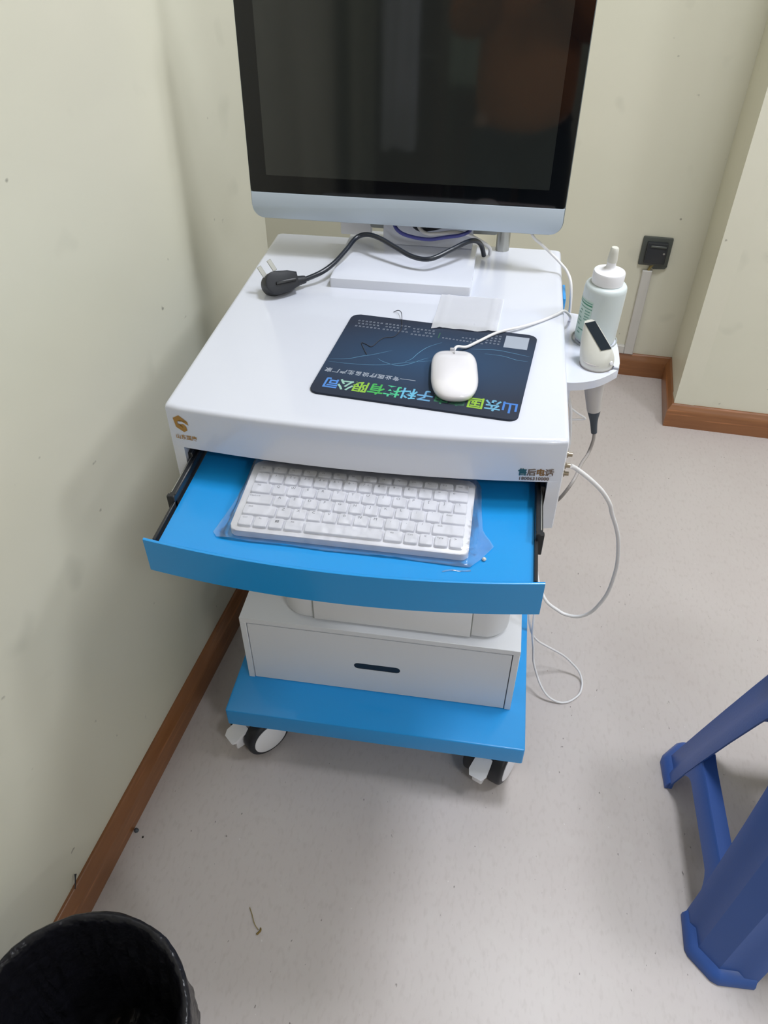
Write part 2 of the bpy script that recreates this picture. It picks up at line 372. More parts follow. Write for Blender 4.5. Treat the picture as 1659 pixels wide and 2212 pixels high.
# ------------------------------------------------------------------ the cart
H = 0.8995
cart = empty('medical_cart', (0, .25, 0), 'white and blue wheeled equipment cart with pulled-out blue tray, in the room corner', 'cart')
HW = 0.2505; DP = 0.5649
def bow(x, hw, amt): return -amt * (1 - (x / hw) ** 2)
def top_outline(inset=0.0, amt=.016):
    hw = HW - inset; n = 24
    fr = [(-hw + 2 * hw * i / n, bow(-hw + 2 * hw * i / n, hw, amt) + inset) for i in range(n + 1)]
    r = .006
    pts = [(-hw, inset + r), (-hw + r * .3, inset + r * .3)] + fr[1:-1] + [(hw - r * .3, inset + r * .3), (hw, inset + r), (hw, DP - inset - r), (hw - r * .3, DP - inset - r * .3), (hw - r, DP - inset), (-hw + r, DP - inset), (-hw + r * .3, DP - inset - r * .3), (-hw, DP - inset - r)]
    return pts
bm = bmesh.new(); z0 = H - .0618; rr = .006
levels = [(0.0, z0), (0.0, H - rr)] + [(rr * (1 - math.cos(a)), H - rr + rr * math.sin(a)) for a in (math.radians(22.5 * k) for k in (1, 2, 3, 4))]
rings = []
for ins, z in levels:
    rings.append([bm.verts.new((x, y, z)) for x, y in top_outline(ins)])
n = len(rings[0])
for a, b_ in zip(rings, rings[1:]):
    for k in range(n): bm.faces.new((a[k], a[(k + 1) % n], b_[(k + 1) % n], b_[k]))
bm.faces.new(rings[-1])
inn0 = [bm.verts.new((x, y, z0)) for x, y in top_outline(.018)]; inn1 = [bm.verts.new((x, y, H - .018)) for x, y in top_outline(.018)]
for k in range(n):
    bm.faces.new((rings[0][(k + 1) % n], rings[0][k], inn0[k], inn0[(k + 1) % n])); bm.faces.new((inn0[(k + 1) % n], inn0[k], inn1[k], inn1[(k + 1) % n]))
bm.faces.new(list(reversed(inn1)))
from_bm('tabletop', bm, 'white', cart, True)
for s in (-1, 1):
    x0, x1 = sorted((s * HW, s * (HW - .018)))
    q = [(s * (HW - .018), DP), (s * (HW - .018), bow(HW - .018, HW, .016)), (s * (HW - .0018), .0018), (s * HW, .006), (s * HW, DP)]
    prism('side_panel', q if s < 0 else q[::-1], H - .1394, z0, 'white', cart)
box('back_panel', -HW + .018, HW - .018, DP - .016, DP, H - .1394, z0, 'white', cart)
box('bottom_panel', -HW + .018, HW - .018, .12, DP - .016, H - .1394, H - .1314, 'white', cart)
# rear columns and lower back
for s in (-1, 1):
    x0, x1 = sorted((s * .2565, s * .2515)); box('column', x0, x1, .400, .452, .1670, .888, 'blue', cart, .001, 1)
box('lower_back_panel', -.25, .25, .545, .5640, .167, .760, 'white', cart)
# base plate
prism('base_plate', rrect(-.2872, .2861, .0478, .5650, .004, 3), .1233, .1670, 'blue', cart, .0022, 3)
# blue tray
trz = .8049
def tray_pts(): return [(-.2185, -.1400), (.2210, -.1400), (.2210, .46), (-.2185, .46)]
hw = .2325
ff = [(-.2185 + .4395 * i / 24) for i in range(25)]
tray = prism('tray', [(x, -.1540 + bow(x, hw, .0195) + .0030) for x in ff] + [(.2210, .46), (-.2185, .46)], trz - .008, trz, 'blue', cart, 0, 1, smooth=False)
nn = 28; bm = bmesh.new(); prof = [(0, .7650), (0, .8145), (.0008, .8150), (.0030, .8150), (.0038, .8145), (.0038, .7650)]; rings = []
for i in range(nn + 1):
    x = -hw + 2 * hw * i / nn; y = -.1540 + bow(x, hw, .0195); rings.append([bm.verts.new((x, y + a, z)) for a, z in prof])
for a, b_ in zip(rings, rings[1:]):
    for j in range(6): bm.faces.new((a[j], a[(j + 1) % 6], b_[(j + 1) % 6], b_[j]))
bm.faces.new(rings[0]); bm.faces.new(list(reversed(rings[-1])))
from_bm('tray_front', bm, 'blue', tray, True)
for s in (-1, 1):
    def sx2(a, b_): return sorted((s * a, s * b_))
    q0, q1 = sx2(.2322, .2262); r_ = box('slide_rail', q0, q1, .004, .50, .783, .8245, 'rail', cart, .001, 1)
    q0, q1 = sx2(.2300, .2215); k_ = box('slide_member', q0, q1, -.078, .30, .787, .8180, 'rail', r_, .0015, 1)
    q0, q1 = sx2(.2315, .2212); box('rail_stop', q0, q1, -.0790, -.0725, .786, .8190, 'black', r_, .001, 1)
    q0, q1 = sx2(.2250, .2212); box('inner_member', q0, q1, -.1460, .28, .793, .8100, 'rail', r_, .0008, 1)
    q0, q1 = sx2(.2284, .2272); box('rail_groove', q0, q1, -.0700, .02, .8180, .8186, 'steel', r_)
# casters
def caster(cx, cy, ang, label):
    t = empty('caster', (cx, cy, 0)); t.parent = cart; t.location = Vector((cx, cy, 0)) - WL['medical_cart']
    R = 0.0485
    Q = Matrix.Translation((cx, cy, 0)) @ Matrix.Rotation(ang, 4, 'Z')      # local +x = axle, local -y = rolling/pedal direction
    wc = .006
    for s in (-1, 1):
        xw = s * .0270
        W = Q @ Matrix.Translation((xw, wc, R)) @ Matrix.Rotation(PI / 2, 4, 'Y')
        th = .0150
        lathe('wheel', [(.030, -th), (R - .006, -th), (R - .0015, -th + .003), (R, -th + .007), (R, th - .007), (R - .0015, th - .003), (R - .006, th), (.030, th)], 'rubber', t, 36, W)
        lathe('hub_cap', [(.0001, -.002), (.0375, -.002), (.0375, .0020), (.033, .0042), (.015, .0060), (.0001, .0065)] if s > 0 else [(.0001, -.0065), (.015, -.0060), (.033, -.0042), (.0375, -.002), (.0375, .002), (.0001, .002)], 'cap', t, 36, Q @ Matrix.Translation((xw + s * (th - .001), wc, R)) @ Matrix.Rotation(PI / 2, 4, 'Y'))
    bm = bmesh.new(); prof = []
    for k in range(20):
        a = math.radians(-40 + 230 * k / 19); prof.append((wc + .041 * math.cos(a), R + .041 * math.sin(a)))
    prof += [(wc - .030, R - .012)]
    a_ = [bm.verts.new((-.0115, y, z)) for y, z in prof]; b2 = [bm.verts.new((.0115, y, z)) for y, z in prof]; n_ = len(prof)
    bm.faces.new(a_); bm.faces.new(list(reversed(b2)))
    for k in range(n_): bm.faces.new((a_[k], b2[k], b2[(k + 1) % n_], a_[(k + 1) % n_]))
    from_bm('caster_fork', bm, 'cap', t, True, Q)
    lathe('stem', [(.013, .088), (.013, .1235)], 'steel', t, 20, Matrix.Translation((cx, cy, 0)))
    bm = bmesh.new()                                                       # brake pedal: sloping tongue with a down-turned lip
    P = [(-.016, -.028, .083), (.016, -.028, .083), (.0185, -.058, .068), (.013, -.067, .062), (-.013, -.067, .062), (-.0185, -.058, .068)]
    a_ = [bm.verts.new(p) for p in P]; b2 = [bm.verts.new((p[0], p[1] + .003, p[2] - .006)) for p in P]
    bm.faces.new(a_); bm.faces.new(list(reversed(b2)))
    for k in range(6): bm.faces.new((a_[k], b2[k], b2[(k + 1) % 6], a_[(k + 1) % 6]))
    from_bm('brake_pedal', bm, 'cap', t, True, Q)
    box('pedal_block', -.011, .011, -.056, -.026, .028, .066, 'cap', t, .003, 2, Q)
    return t
caster(-.2500, .098, math.radians(-42), '')
caster(.2300, .102, math.radians(-24), '')
caster(-.235, .505, math.radians(170), '')
caster(.235, .505, math.radians(200), '')
# bottle and probe shelf on the right side
shz = .8695
def keyhole(cx, cy, r, exy, hw_):
    """points of a hole opened to the outside by a slit of half-width hw_ towards exy"""
    d = Vector((exy[0] - cx, exy[1] - cy, 0)).normalized(); n_ = Vector((-d.y, d.x, 0)); a0 = math.asin(hw_ / r); base = math.atan2(d.y, d.x)
    pts = [(exy[0] - n_.x * hw_, exy[1] - n_.y * hw_)]
    for k in range(25):
        a = base - a0 - (2 * PI - 2 * a0) * k / 24; pts.append((cx + r * math.cos(a), cy + r * math.sin(a)))
    pts.append((exy[0] + n_.x * hw_, exy[1] + n_.y * hw_)); return pts
outl = [(.2506, .1810)] + [tuple(p)[:2] for p in smooth_path([(.2545, .1811, 0), (.266, .1822, 0), (.282, .1870, 0), (.298, .1958, 0), (.312, .2080, 0), (.322, .2195, 0)], 5)]
outl += keyhole(.2975, .2370, .0245, (.3285, .2290), .0035)
outl += [tuple(p)[:2] for p in smooth_path([(.3310, .2450, 0), (.3318, .262, 0), (.3318, .290, 0), (.3295, .3180, 0), (.322, .345, 0), (.310, .366, 0), (.294, .381, 0), (.2706, .390, 0), (.2506, .392, 0)], 4)]
shelf = prism('bottle_shelf', outl, shz - .0125, shz, 'white', cart, .001, 1)
lathe('recess_ring', [(.0318, shz), (.0318, shz + .0012), (.0335, shz + .0012), (.0335, shz)], 'grey', shelf, 40, Matrix.Translation((.2985, .3120, 0)), cap=False)
box('shelf_bracket', .2506, .2536, .183, .390, .828, shz - .0125, 'white', shelf)
box('shelf_bracket', .2506, .262, .183, .186, .835, shz - .0125, 'white', shelf)
for z in (.869, .852, .8395):
    lathe('jack', [(.0001, 0), (.0042, 0), (.0042, .003), (.0028, .003), (.0028, .008), (.0001, .008)], 'jack', cart, 16, Matrix.Translation((.2500, .016, z)) @ Matrix.Rotation(PI / 2, 4, 'Y'))
# raised foot plate on the tabletop, rear grommet post
stand = prism('raised_plate', rrect(-.1124, .1080, .3600, .5600, .003, 3), H, H + .015, 'white', cart, .0012, 2)
# logo and writing on the apron; the apron face is gently bowed, so each mark gets its own frame
def apron(x, z, dy=-.0004):
    y = bow(x, HW, .016) + dy; sl = 2 * .016 * x / HW ** 2
    return frame((x, y, z), (1, sl, 0), (0, 0, 1))
ux, uz = .0215 / 36, .0235 / 44
G = [(0, 12.5), (13, 0), (36, 18), (38, 32), (21, 16.5), (12, 14), (9, 22), (14, 32), (24, 38), (27.5, 35), (24, 30), (18, 24.5), (24, 23.5), (33, 31), (33, 46), (22, 52), (5, 38)]
G = [(146, 185), (248, 148), (376, 238), (386, 290), (250, 215), (208, 232), (212, 270), (284, 318), (290, 312), (280, 292), (252, 272), (300, 268), (345, 308), (352, 360), (294, 384), (174, 312)]
Xl = apron(-.2300, .8750)
bm = bmesh.new(); P3 = [Xl @ Vector(((x - 262) * .0000842, -(y - 266) * .000108 + (x - 262) * .000012, 0)) for x, y in G]
fv = [bm.verts.new(p) for p in P3]; fc = bm.faces.new(fv); bmesh.ops.triangulate(bm, faces=[fc])
lg = from_bm('logo_emblem', bm, 'gold', cart)
for i, ch in enumerate('山东国康'):
    text('decal_character', ch, .0078, apron(-.2370 + .0074 * i, .8540), 'gold', lg, off=.00015, sx=.95)
for i, (ch, mt) in enumerate(zip('售后电话', ('teal', 'brown', 'amber', 'brown'))):
    text('decal_character', ch, .0112, apron(.2005 + .0107 * i, .8517), mt, lg, off=.0004)
text('decal_digits', '18006310000', .0068, apron(.2150, .8425), 'brown', lg, off=.0002, sx=1.0)

# ------------------------------------------------------------------ white drawer box on the base
dbx = empty('drawer_box', (0, .33, .167), 'white box with one recessed drawer, on the blue base of the cart', 'drawer unit')
bx0, bx1, byf, byb, bz0, bz1 = -.2630, .2560, .1325, .535, .1670, .3444
t = .012
box('side', bx0, bx0 + t, byf, byb, bz0, bz1 - t, 'whitebox', dbx, .0008, 1)
box('side', bx1 - t, bx1, byf, byb, bz0, bz1 - t, 'whitebox', dbx, .0008, 1)
box('top_board', bx0, bx1, byf, byb, bz1 - t, bz1, 'whitebox', dbx, .0008, 1)
box('bottom_board', bx0 + t, bx1 - t, byf + .012, byb, bz0, bz0 + t, 'whitebox', dbx)
box('rear_board', bx0 + t, bx1 - t, byb - t, byb, bz0 + t, bz1 - t, 'whitebox', dbx)
dr = empty('drawer', (0, .14, .2)); dr.parent = dbx; dr.location = Vector((0, .14, .2)) - WL['drawer_box']
fx0, fx1, fz0, fz1 = bx0 + t + .0015, bx1 - t - .0015, bz0 + .0012, bz1 - t - .0038
sl = rrect(-.0485, .0405, .2345, .2515, .0082, 6)
bm = bmesh.new()
def rect_hole(bm, y):
    o_ = [bm.verts.new((x, y, z)) for x, z in ((fx0, fz0), (fx1, fz0), (fx1, fz1), (fx0, fz1))]; h_ = [bm.verts.new((x, y, z)) for x, z in sl]
    es = [bm.edges.new((o_[i], o_[(i + 1) % 4])) for i in range(4)] + [bm.edges.new((h_[i], h_[(i + 1) % len(h_)])) for i in range(len(h_))]
    bmesh.ops.triangle_fill(bm, edges=es, use_beauty=True); return o_, h_
o1, h1_ = rect_hole(bm, byf + .0016); o2, h2_ = rect_hole(bm, byf + .0136)
for q1, q2 in ((o1, o2), (h1_, h2_)):
    for i in range(len(q1)): bm.faces.new((q1[i], q1[(i + 1) % len(q1)], q2[(i + 1) % len(q1)], q2[i]))
from_bm('drawer_front', bm, 'whitebox', dr)
bm = bmesh.new(); a_ = [bm.verts.new((x, byf + .0022, z)) for x, z in sl]; b2 = [bm.verts.new((x, byf + .0300, z)) for x, z in sl]  # black block fills the slot, painting the shade inside the open handle
bm.faces.new(a_); bm.faces.new(list(reversed(b2)))
for i in range(len(sl)): bm.faces.new((a_[i], b2[i], b2[(i + 1) % len(sl)], a_[(i + 1) % len(sl)]))
plabel(from_bm('slot_shade', bm, 'black', dr), 'slot handle with its inner shade painted black')
box('drawer_tray', fx0 + .004, fx1 - .004, byf + .0410, byb - .03, fz0 + .004, fz0 + .010, 'whitebox', dr)

# printer on the box
pr = empty('printer', (.025, .32, .3444), 'white printer with rounded front corners, on the drawer box under the tray', 'printer')
def pr_out(ins=0.0):
    r = .045; x0, x1, y0, y1 = -.185 + ins, .2320 + ins * -1, .1500 + ins, .50 - ins
    return rrect(x0, x1, y0, y1, max(r - ins, .005), 8)
bm = bmesh.new(); zz = .3444
lev = [(.010, zz), (.004, zz + .003), (0, zz + .010), (0, zz + .105), (.004, zz + .118), (.018, zz + .126)]
rings = [[bm.verts.new((x, y, z)) for x, y in pr_out(i)] for i, z in lev]; n = len(rings[0])
for a, b_ in zip(rings, rings[1:]):
    for k in range(n): bm.faces.new((a[k], a[(k + 1) % n], b_[(k + 1) % n], b_[k]))
bm.faces.new(list(reversed(rings[0]))); bm.faces.new(rings[-1]); from_bm('printer_body', bm, 'whitebox', pr, True)
box('paper_door', -.1230, .1640, .1475, .1520, zz + .0050, zz + .090, 'whitebox', pr, .0018, 2)
box('door_gap', -.1250, -.1230, .1485, .1505, zz + .006, zz + .092, 'grey', pr)
box('door_gap', .1640, .1658, .1485, .1505, zz + .006, zz + .092, 'grey', pr)
prism('scanner_lid', pr_out(.012), zz + .127, zz + .142, 'whitebox', pr, .004, 2)

# ------------------------------------------------------------------ monitor
mon = empty('monitor', (0, .48, .92), 'large switched-off silver and black monitor standing at the back of the cart', 'monitor')
ta = math.radians(3.0)
MX = frame((-.0105, .4640, .9620), (1, -.004, 0), (0, math.sin(ta), math.cos(ta)))      # local x right, y up the screen, z towards the viewer
mw, mh = .2500, .415
def mon_prism(name, pts, z0, z1, mat, bev=0.0, par=None): return prism(name, pts, z0, z1, mat, par or mon, bev, 2, MX)
case = rrect(-mw, mw, 0, mh, .020, 8)
mon_prism('monitor_case', case, -.0120, -.0015, 'silver_dark', .0012)
gz = .0410
chin = [p for p in rrect(-mw + .0012, mw - .0012, .0012, .10, .019, 8) if p[1] < .05]
chin = sorted([p for p in chin if p[0] > 0], key=lambda p: -p[1]) ; chin = chin + [(-p[0], p[1]) for p in reversed(chin)]
chin = [(mw - .0012, gz)] + chin + [(-mw + .0012, gz)]
mon_prism('chin', list(reversed(chin)), -.0015, .0015, 'silver', .0006)
mon_prism('screen_border', rrect(-mw + .0012, mw - .0012, gz + .0004, mh - .0012, .004, 3), -.0015, .0008, 'glassblack')
mon_prism('screen', rrect(-mw + .0285, mw - .0285, gz + .0265, mh - .028, .0006, 1), .0008, .00105, 'screen')
mon_prism('rear_housing', rrect(-.17, .17, .02, .33, .04, 6), -.045, -.012, 'grey', .01)
mon_prism('stand_bracket', rrect(-.062, .150, -.020, .10, .004, 2), -.060, -.046, 'grey')
mn = box('stand_foot', -.050, .100, .505, .545, H + .0150, .960, 'white', mon, .002, 2)
lathe('stand_post', [(.0115, H + .0), (.0115, 1.10)], 'steel', mon, 24, Matrix.Translation((.1500, .5500, 0)))
box('post_arm', .060, .160, .535, .552, 1.08, 1.10, 'grey', mon)
box('white_adapter', -.124, -.072, .512, .530, .924, .965, 'cap', mon, .002, 2)

# ------------------------------------------------------------------ power cord with plug
pc = empty('power_cord', (-.187, .320, H), 'black power cord with two-pin plug lying on the white tabletop', 'power cord')
tube('cable', [(-.1505, .3520, H + .0130), (-.128, .371, H + .018), (-.112, .395, H + .024), (-.099, .430, H + .032), (-.088, .462, H + .040), (-.070, .466, H + .045), (-.046, .450, H + .046),
               (-.018, .432, H + .040), (.012, .415, H + .034), (.040, .412, H + .034), (.068, .435, H + .040), (.092, .462, H + .044), (.106, .480, H + .040), (.115, .497, H + .026), (.1205, .510, H + .0040)], .0039, 'cable_black', pc, 8, 12)
# plug head: D-shaped block lying on its side, pins pointing to the rear left
PX = frame((-.1840, .3285, H + .0145), (.86, .50, 0), (0, .25, .97))
tube('strain_relief', [(-.1700, .3360, H + .0140), (-.1600, .3440, H + .0140), (-.1500, .3525, H + .0133)], .0062, 'rubber', pc, 4, 14, rs=[.0085, .0074, .0058])
for k in range(4):
    p = Vector((-.1655, .3397, H + .0140)).lerp(Vector((-.1520, .3508, H + .0134)), (k + .5) / 4); q = p + Vector((.0011, .0009, 0))
    tube('relief_rib', [p, q], .0078 - k * .0004, 'rubber', pc, 1, 14)
bm = bmesh.new(); prof = []
for k in range(15):
    a = math.radians(90 + 180 * k / 14); prof.append((-.004 + .0155 * math.cos(a), .0150 * math.sin(a)))
prof += [(.012, -.0135), (.026, -.0095), (.026, .0085), (.013, .0125)]
Pd = frame((-.1865, .3240, H + .0172), (.80, .60, 0), (-.30, .40, .86)) @ Matrix.Scale(1.17, 4)
a_ = [bm.verts.new((x, y, -.0125)) for x, y in prof]; b2 = [bm.verts.new((x, y, .0125)) for x, y in prof]; n_ = len(prof)
f1 = bm.faces.new(list(reversed(a_))); f2 = bm.faces.new(b2)
for k in range(n_): bm.faces.new((a_[k], a_[(k + 1) % n_], b2[(k + 1) % n_], b2[k]))
bmesh.ops.bevel(bm, geom=list(f1.edges) + list(f2.edges), offset=.002, segments=2, affect='EDGES', profile=.5)
from_bm('plug_body', bm, 'rubber', pc, True, Pd)
box('grip_ridge', -.006, .022, -.0030, .0010, .0115, .0150, 'black', pc, .001, 2, Pd)
for dx in (-.0085, .0065):
    box('pin', dx - .0030, dx + .0030, .0145, .0300, -.0008 + dx * .2, .0008 + dx * .2, 'steel', pc, .0004, 1, Pd @ Matrix.Rotation(math.radians(20), 4, 'Z'))
# other leads behind the plate
tag(tube('blue_lead', [(-.031, .492, .985), (-.029, .485, .958), (-.018, .480, .946), (.004, .478, .940), (.030, .478, .938), (.055, .480, .942), (.085, .485, .947), (.098, .500, .955), (.100, .515, .985)], .0030, 'cable_blue', None, 8, 10),
    'thin dark blue lead looping below the monitor', 'cable')
tag(tube('white_lead', [(.004, .502, .985), (.008, .498, .955), (.022, .493, .942), (.045, .492, .943), (.070, .490, .948), (.092, .492, .944), (.108, .498, .935), (.128, .508, .919), (.130, .520, H + .003)], .0030, 'cable_white', None, 8, 10),
    'white lead curving below the monitor beside the blue one', 'cable')
tag(tube('black_lead', [(-.004, .510, .985), (-.002, .506, .955), (.010, .502, .944), (.030, .501, .946), (.052, .503, .952), (.075, .510, .960), (.085, .518, .985)], .0030, 'cable_black', None, 8, 10),
    'short thin black lead directly below the monitor', 'cable')

# ------------------------------------------------------------------ mouse pad
PADC = Vector((.0662, .1544, H)); pth = math.radians(-5.6)
PT = Matrix.Translation(PADC) @ Matrix.Rotation(pth, 4, 'Z')
def padm(u, v, z=.00305, rot=PI): return PT @ Matrix.Translation((u, v, z)) @ Matrix.Rotation(rot, 4, 'Z')
pad = prism('mouse_pad', [(u * (1.0 + (v * .09)), v) for u, v in rrect(-.1345, .1345, -.1130, .1045, .012, 6)], 0, .0030, 'pad', None, .0006, 1, PT)
# shape the gradient about the pad centre
tag(pad, 'dark navy printed mouse pad with rounded corners, under the white mouse', 'mouse pad')
us = [.1205, .0995, .0780, .0560, .0350, .0135, -.0080, -.0290, -.0500, -.0710, -.0905, -.1100]
for i, (ch, u) in enumerate(zip('山东国康电子科技有限公司', us)):
    text('printed_character', ch, .0262, padm(u, -.0855), 'ch%d' % i, pad, off=.0006, sx=.84)
for i, ch in enumerate('——专业医疗设备生产厂家'):
    text('printed_character', ch, .0108, padm(-.0110 - i * .0102, -.0558), 'print_pale', pad, off=.0002, sx=.9)
bm = bmesh.new(); rnd = random.Random(3)
def glyph(bm, u, v, s):
    """tiny illegible character: a few strokes"""
    for k in range(3):
        du, dv = rnd.uniform(-.3, .3) * s, (-.35 + .35 * k) * s; w_, h_ = (s * rnd.uniform(.5, .9), s * .10)
        q = [(u + du * .3 - w_ / 2, v + dv - h_ / 2), (u + du * .3 + w_ / 2, v + dv - h_ / 2), (u + du * .3 + w_ / 2, v + dv + h_ / 2), (u + du * .3 - w_ / 2, v + dv + h_ / 2)]
        bm.faces.new([bm.verts.new(PT @ Vector((a, b_, .0031))) for a, b_ in q])
    for k in range(2):
        du = (-.25 + .5 * k) * s * rnd.uniform(.6, 1.2); w_ = s * .10
        q = [(u + du - w_ / 2, v - .4 * s), (u + du + w_ / 2, v - .4 * s), (u + du + w_ / 2, v + .4 * s), (u + du - w_ / 2, v + .4 * s)]
        bm.faces.new([bm.verts.new(PT @ Vector((a, b_, .0031))) for a, b_ in q])
for r_, v in enumerate((.0855, .0775, .0690)):
    for c0, c1 in ((-.121, -.087), (-.080, -.044), (-.038, -.005)):
        u = c0 + (.002 if r_ == 1 else 0)
        while u < c1:
            if not (r_ == 1 and rnd.random() < .25): glyph(bm, u, v - (.004 if c0 > -.05 else 0), .0042)
            u += .0056
u = .007
while u < .066: glyph(bm, u, .0655 - (u - .007) * .05, .0038); u += .0050
for u in (.034, .039, .044, .049, .054): glyph(bm, u, .0728, .0036)
for r_ in range(4):
    u = .068
    while u < .089: glyph(bm, u, .0895 - r_ * .0075, .0040); u += .0056
o = from_bm('small_print', bm, 'print_pale', pad); o['kind'] = 'stuff'
bm = bmesh.new(); add_box(bm, -.0005, .0012, .063, .078, .0030, .00312); from_bm('green_bar', bm, 'ch3', pad, False, PT)
bm = bmesh.new(); add_box(bm, .0925, .1250, .0605, .0945, .0030, .00312); plabel(from_bm('blank_print_square', bm, 'print_pale', pad, False, PT), 'pale printed square near the right rear corner')
m, nt, b = new_mat('pale_blue_wave_print'); b.inputs['Base Color'].default_value = lin(86, 132, 165); b.inputs['Roughness'].default_value = .7; M['wave'] = m
for pts, wd in (([(-.131, -.030), (-.108, -.0240), (-.090, -.012), (-.075, -.003), (-.0537, .0135)], .0005),
                ([(-.131, -.036), (-.100, -.035), (-.060, -.028), (-.020, -.010), (.006, .000)], .0004),
                ([(-.0300, -.012), (-.0227, -.0018), (-.0176, .0150), (-.0080, .035), (.0081, .052)], .0005),
                ([(-.068, -.012), (-.0569, -.0195), (-.0366, -.0240), (-.0227, -.0156), (-.012, -.004), (-.002, .0061)], .0005),
                ([(.050, .044), (.0643, .0466), (.0857, .0500), (.1086, .0470), (.131, .0430)], .0005), ([(.070, .036), (.095, .036), (.115, .030), (.130, .030)], .0004)):
    path = smooth_path([(a, b_, 0) for a, b_ in pts], 8); bm = bmesh.new(); rows = []
    for i, p in enumerate(path):
        d = (path[min(i + 1, len(path) - 1)] - path[max(i - 1, 0)]).normalized(); n_ = Vector((-d.y, d.x, 0)) * wd * math.sin(PI * (i + .5) / len(path)) ** .5
        rows.append((bm.verts.new(PT @ (p + n_ + Vector((0, 0, .00308)))), bm.verts.new(PT @ (p - n_ + Vector((0, 0, .00308))))))
    for a, b_ in zip(rows, rows[1:]): bm.faces.new((a[0], a[1], b_[1], b_[0]))
    from_bm('printed_wave', bm, 'wave', pad)
tag(tube('dark_thread', [(-.001, .289, H + .0012), (.006, .290, H + .004), (.012, .279, H + .006), (.0155, .260, H + .0042), (.018, .234, H + .0037), (.011, .211, H + .0037), (-.001, .206, H + .0037), (-.008, .196, H + .0037), (-.0155, .178, H + .0037), (-.024, .183, H + .0037), (-.031, .186, H + .0037), (-.026, .172, H + .0037), (-.019, .156, H + .0037)], .00055, 'thread', None, 6, 6),
    'dark loose thread lying across the rear of the mouse pad', 'thread')

# ------------------------------------------------------------------ mouse
ms = empty('computer_mouse', (.1035, .110, H + .003), 'glossy white wired computer mouse on the navy pad', 'mouse')
mth = math.radians(5.5); MT = Matrix.Translation((.1040, .1115, H + .003)) @ Matrix.Rotation(mth, 4, 'Z')
def superel(a, b_, n_, N_=48):
    out = []
    for k in range(N_):
        t_ = 2 * PI * k / N_; c_, s_ = math.cos(t_), math.sin(t_); nn_ = n_ if s_ > 0 else 2.6
        out.append((a * abs(c_) ** (2 / nn_) * (1 if c_ > 0 else -1) * (1.0 - .04 * s_), b_ * abs(s_) ** (2 / nn_) * (1 if s_ > 0 else -1)))
    return out
bm = bmesh.new(); rings = []
for sc, z in ((.90, 0), (.96, .002), (.985, .005), (1.0, .008)): rings.append([bm.verts.new((x * sc, y * sc, z)) for x, y in superel(.0305, .0585, 4)])
for sc in (.985, .95, .88, .76, .58, .36, .14):
    rings.append([bm.verts.new((x * sc, y * sc, .008 + (1 - sc ** 2.4) ** .62 * (.0135 - .004 * (y * sc / .0585)))) for x, y in superel(.0305, .0585, 4)])
for a, b_ in zip(rings, rings[1:]):
    for k in range(48): bm.faces.new((a[k], a[(k + 1) % 48], b_[(k + 1) % 48], b_[k]))
bm.faces.new(list(reversed(rings[0]))); bm.faces.new(rings[-1]); o = from_bm('mouse_shell', bm, 'mouse', ms, False, MT)
for p in o.data.polygons: p.use_smooth = True
box('button_seam', -.0005, .0005, .0350, .0470, .0175, .0192, 'mousegrey', ms, 0, 2, MT)
box('cable_inlet', -.0055, .0005, .0535, .0580, .0095, .0140, 'mousegrey', ms, .001, 2, MT)
mc = [tuple(MT @ Vector((-.0005, .054, .0115))), (.1020, .1825, H + .011), (.114, .192, H + .0065), (.1300, .2130, H + .0052), (.155, .242, H + .0055), (.190, .2670, H + .0048), (.216, .292, H + .003), (.238, .3150, H + .0030),
      (.2500, .330, H + .0022), (.2615, .342, H - .0130), (.2640, .380, H - .045), (.2640, .41, H - .10), (.262, .43, H - .20)]
tube('mouse_cable', mc, .0021, 'cable_white', ms, 8, 10)

# tissue / folded sheet lying on table and pad
bm = bmesh.new(); NX, NY = 24, 24; q = [(.0600, .2420), (.1530, .2450), (.1600, .3570), (.0640, .3590)]; gr = []
for j in range(NY + 1):
    row = []
    for i in range(NX + 1):
        s_, t_ = i / NX, j / NY
        x = (q[0][0] * (1 - s_) + q[1][0] * s_) * (1 - t_) + (q[3][0] * (1 - s_) + q[2][0] * s_) * t_; y = (q[0][1] * (1 - s_) + q[1][1] * s_) * (1 - t_) + (q[3][1] * (1 - s_) + q[2][1] * s_) * t_
        y += .0018 * math.sin(s_ * 7) * (1 - t_)
        on = max(0, min(1, (.290 - y) / .02)); z = H + .0012 + .0030 * on + .0005 * abs(noise.noise(Vector((x * 40, y * 40, 1)))) + (.0010 if .1 < s_ < .13 or .86 < s_ < .9 else 0) + .0014 * max(0, 1 - t_ * 6) * abs(math.sin(s_ * 9))
        row.append(bm.verts.new((x, y, z)))
    gr.append(row)
for j in range(NY):
    for i in range(NX): bm.faces.new((gr[j][i], gr[j][i + 1], gr[j + 1][i + 1], gr[j + 1][i]))
bmesh.ops.solidify(bm, geom=bm.faces[:], thickness=.0006)
tag(from_bm('folded_tissue', bm, 'paper', None, True), 'white folded tissue lying half on the mouse pad behind the mouse', 'tissue')

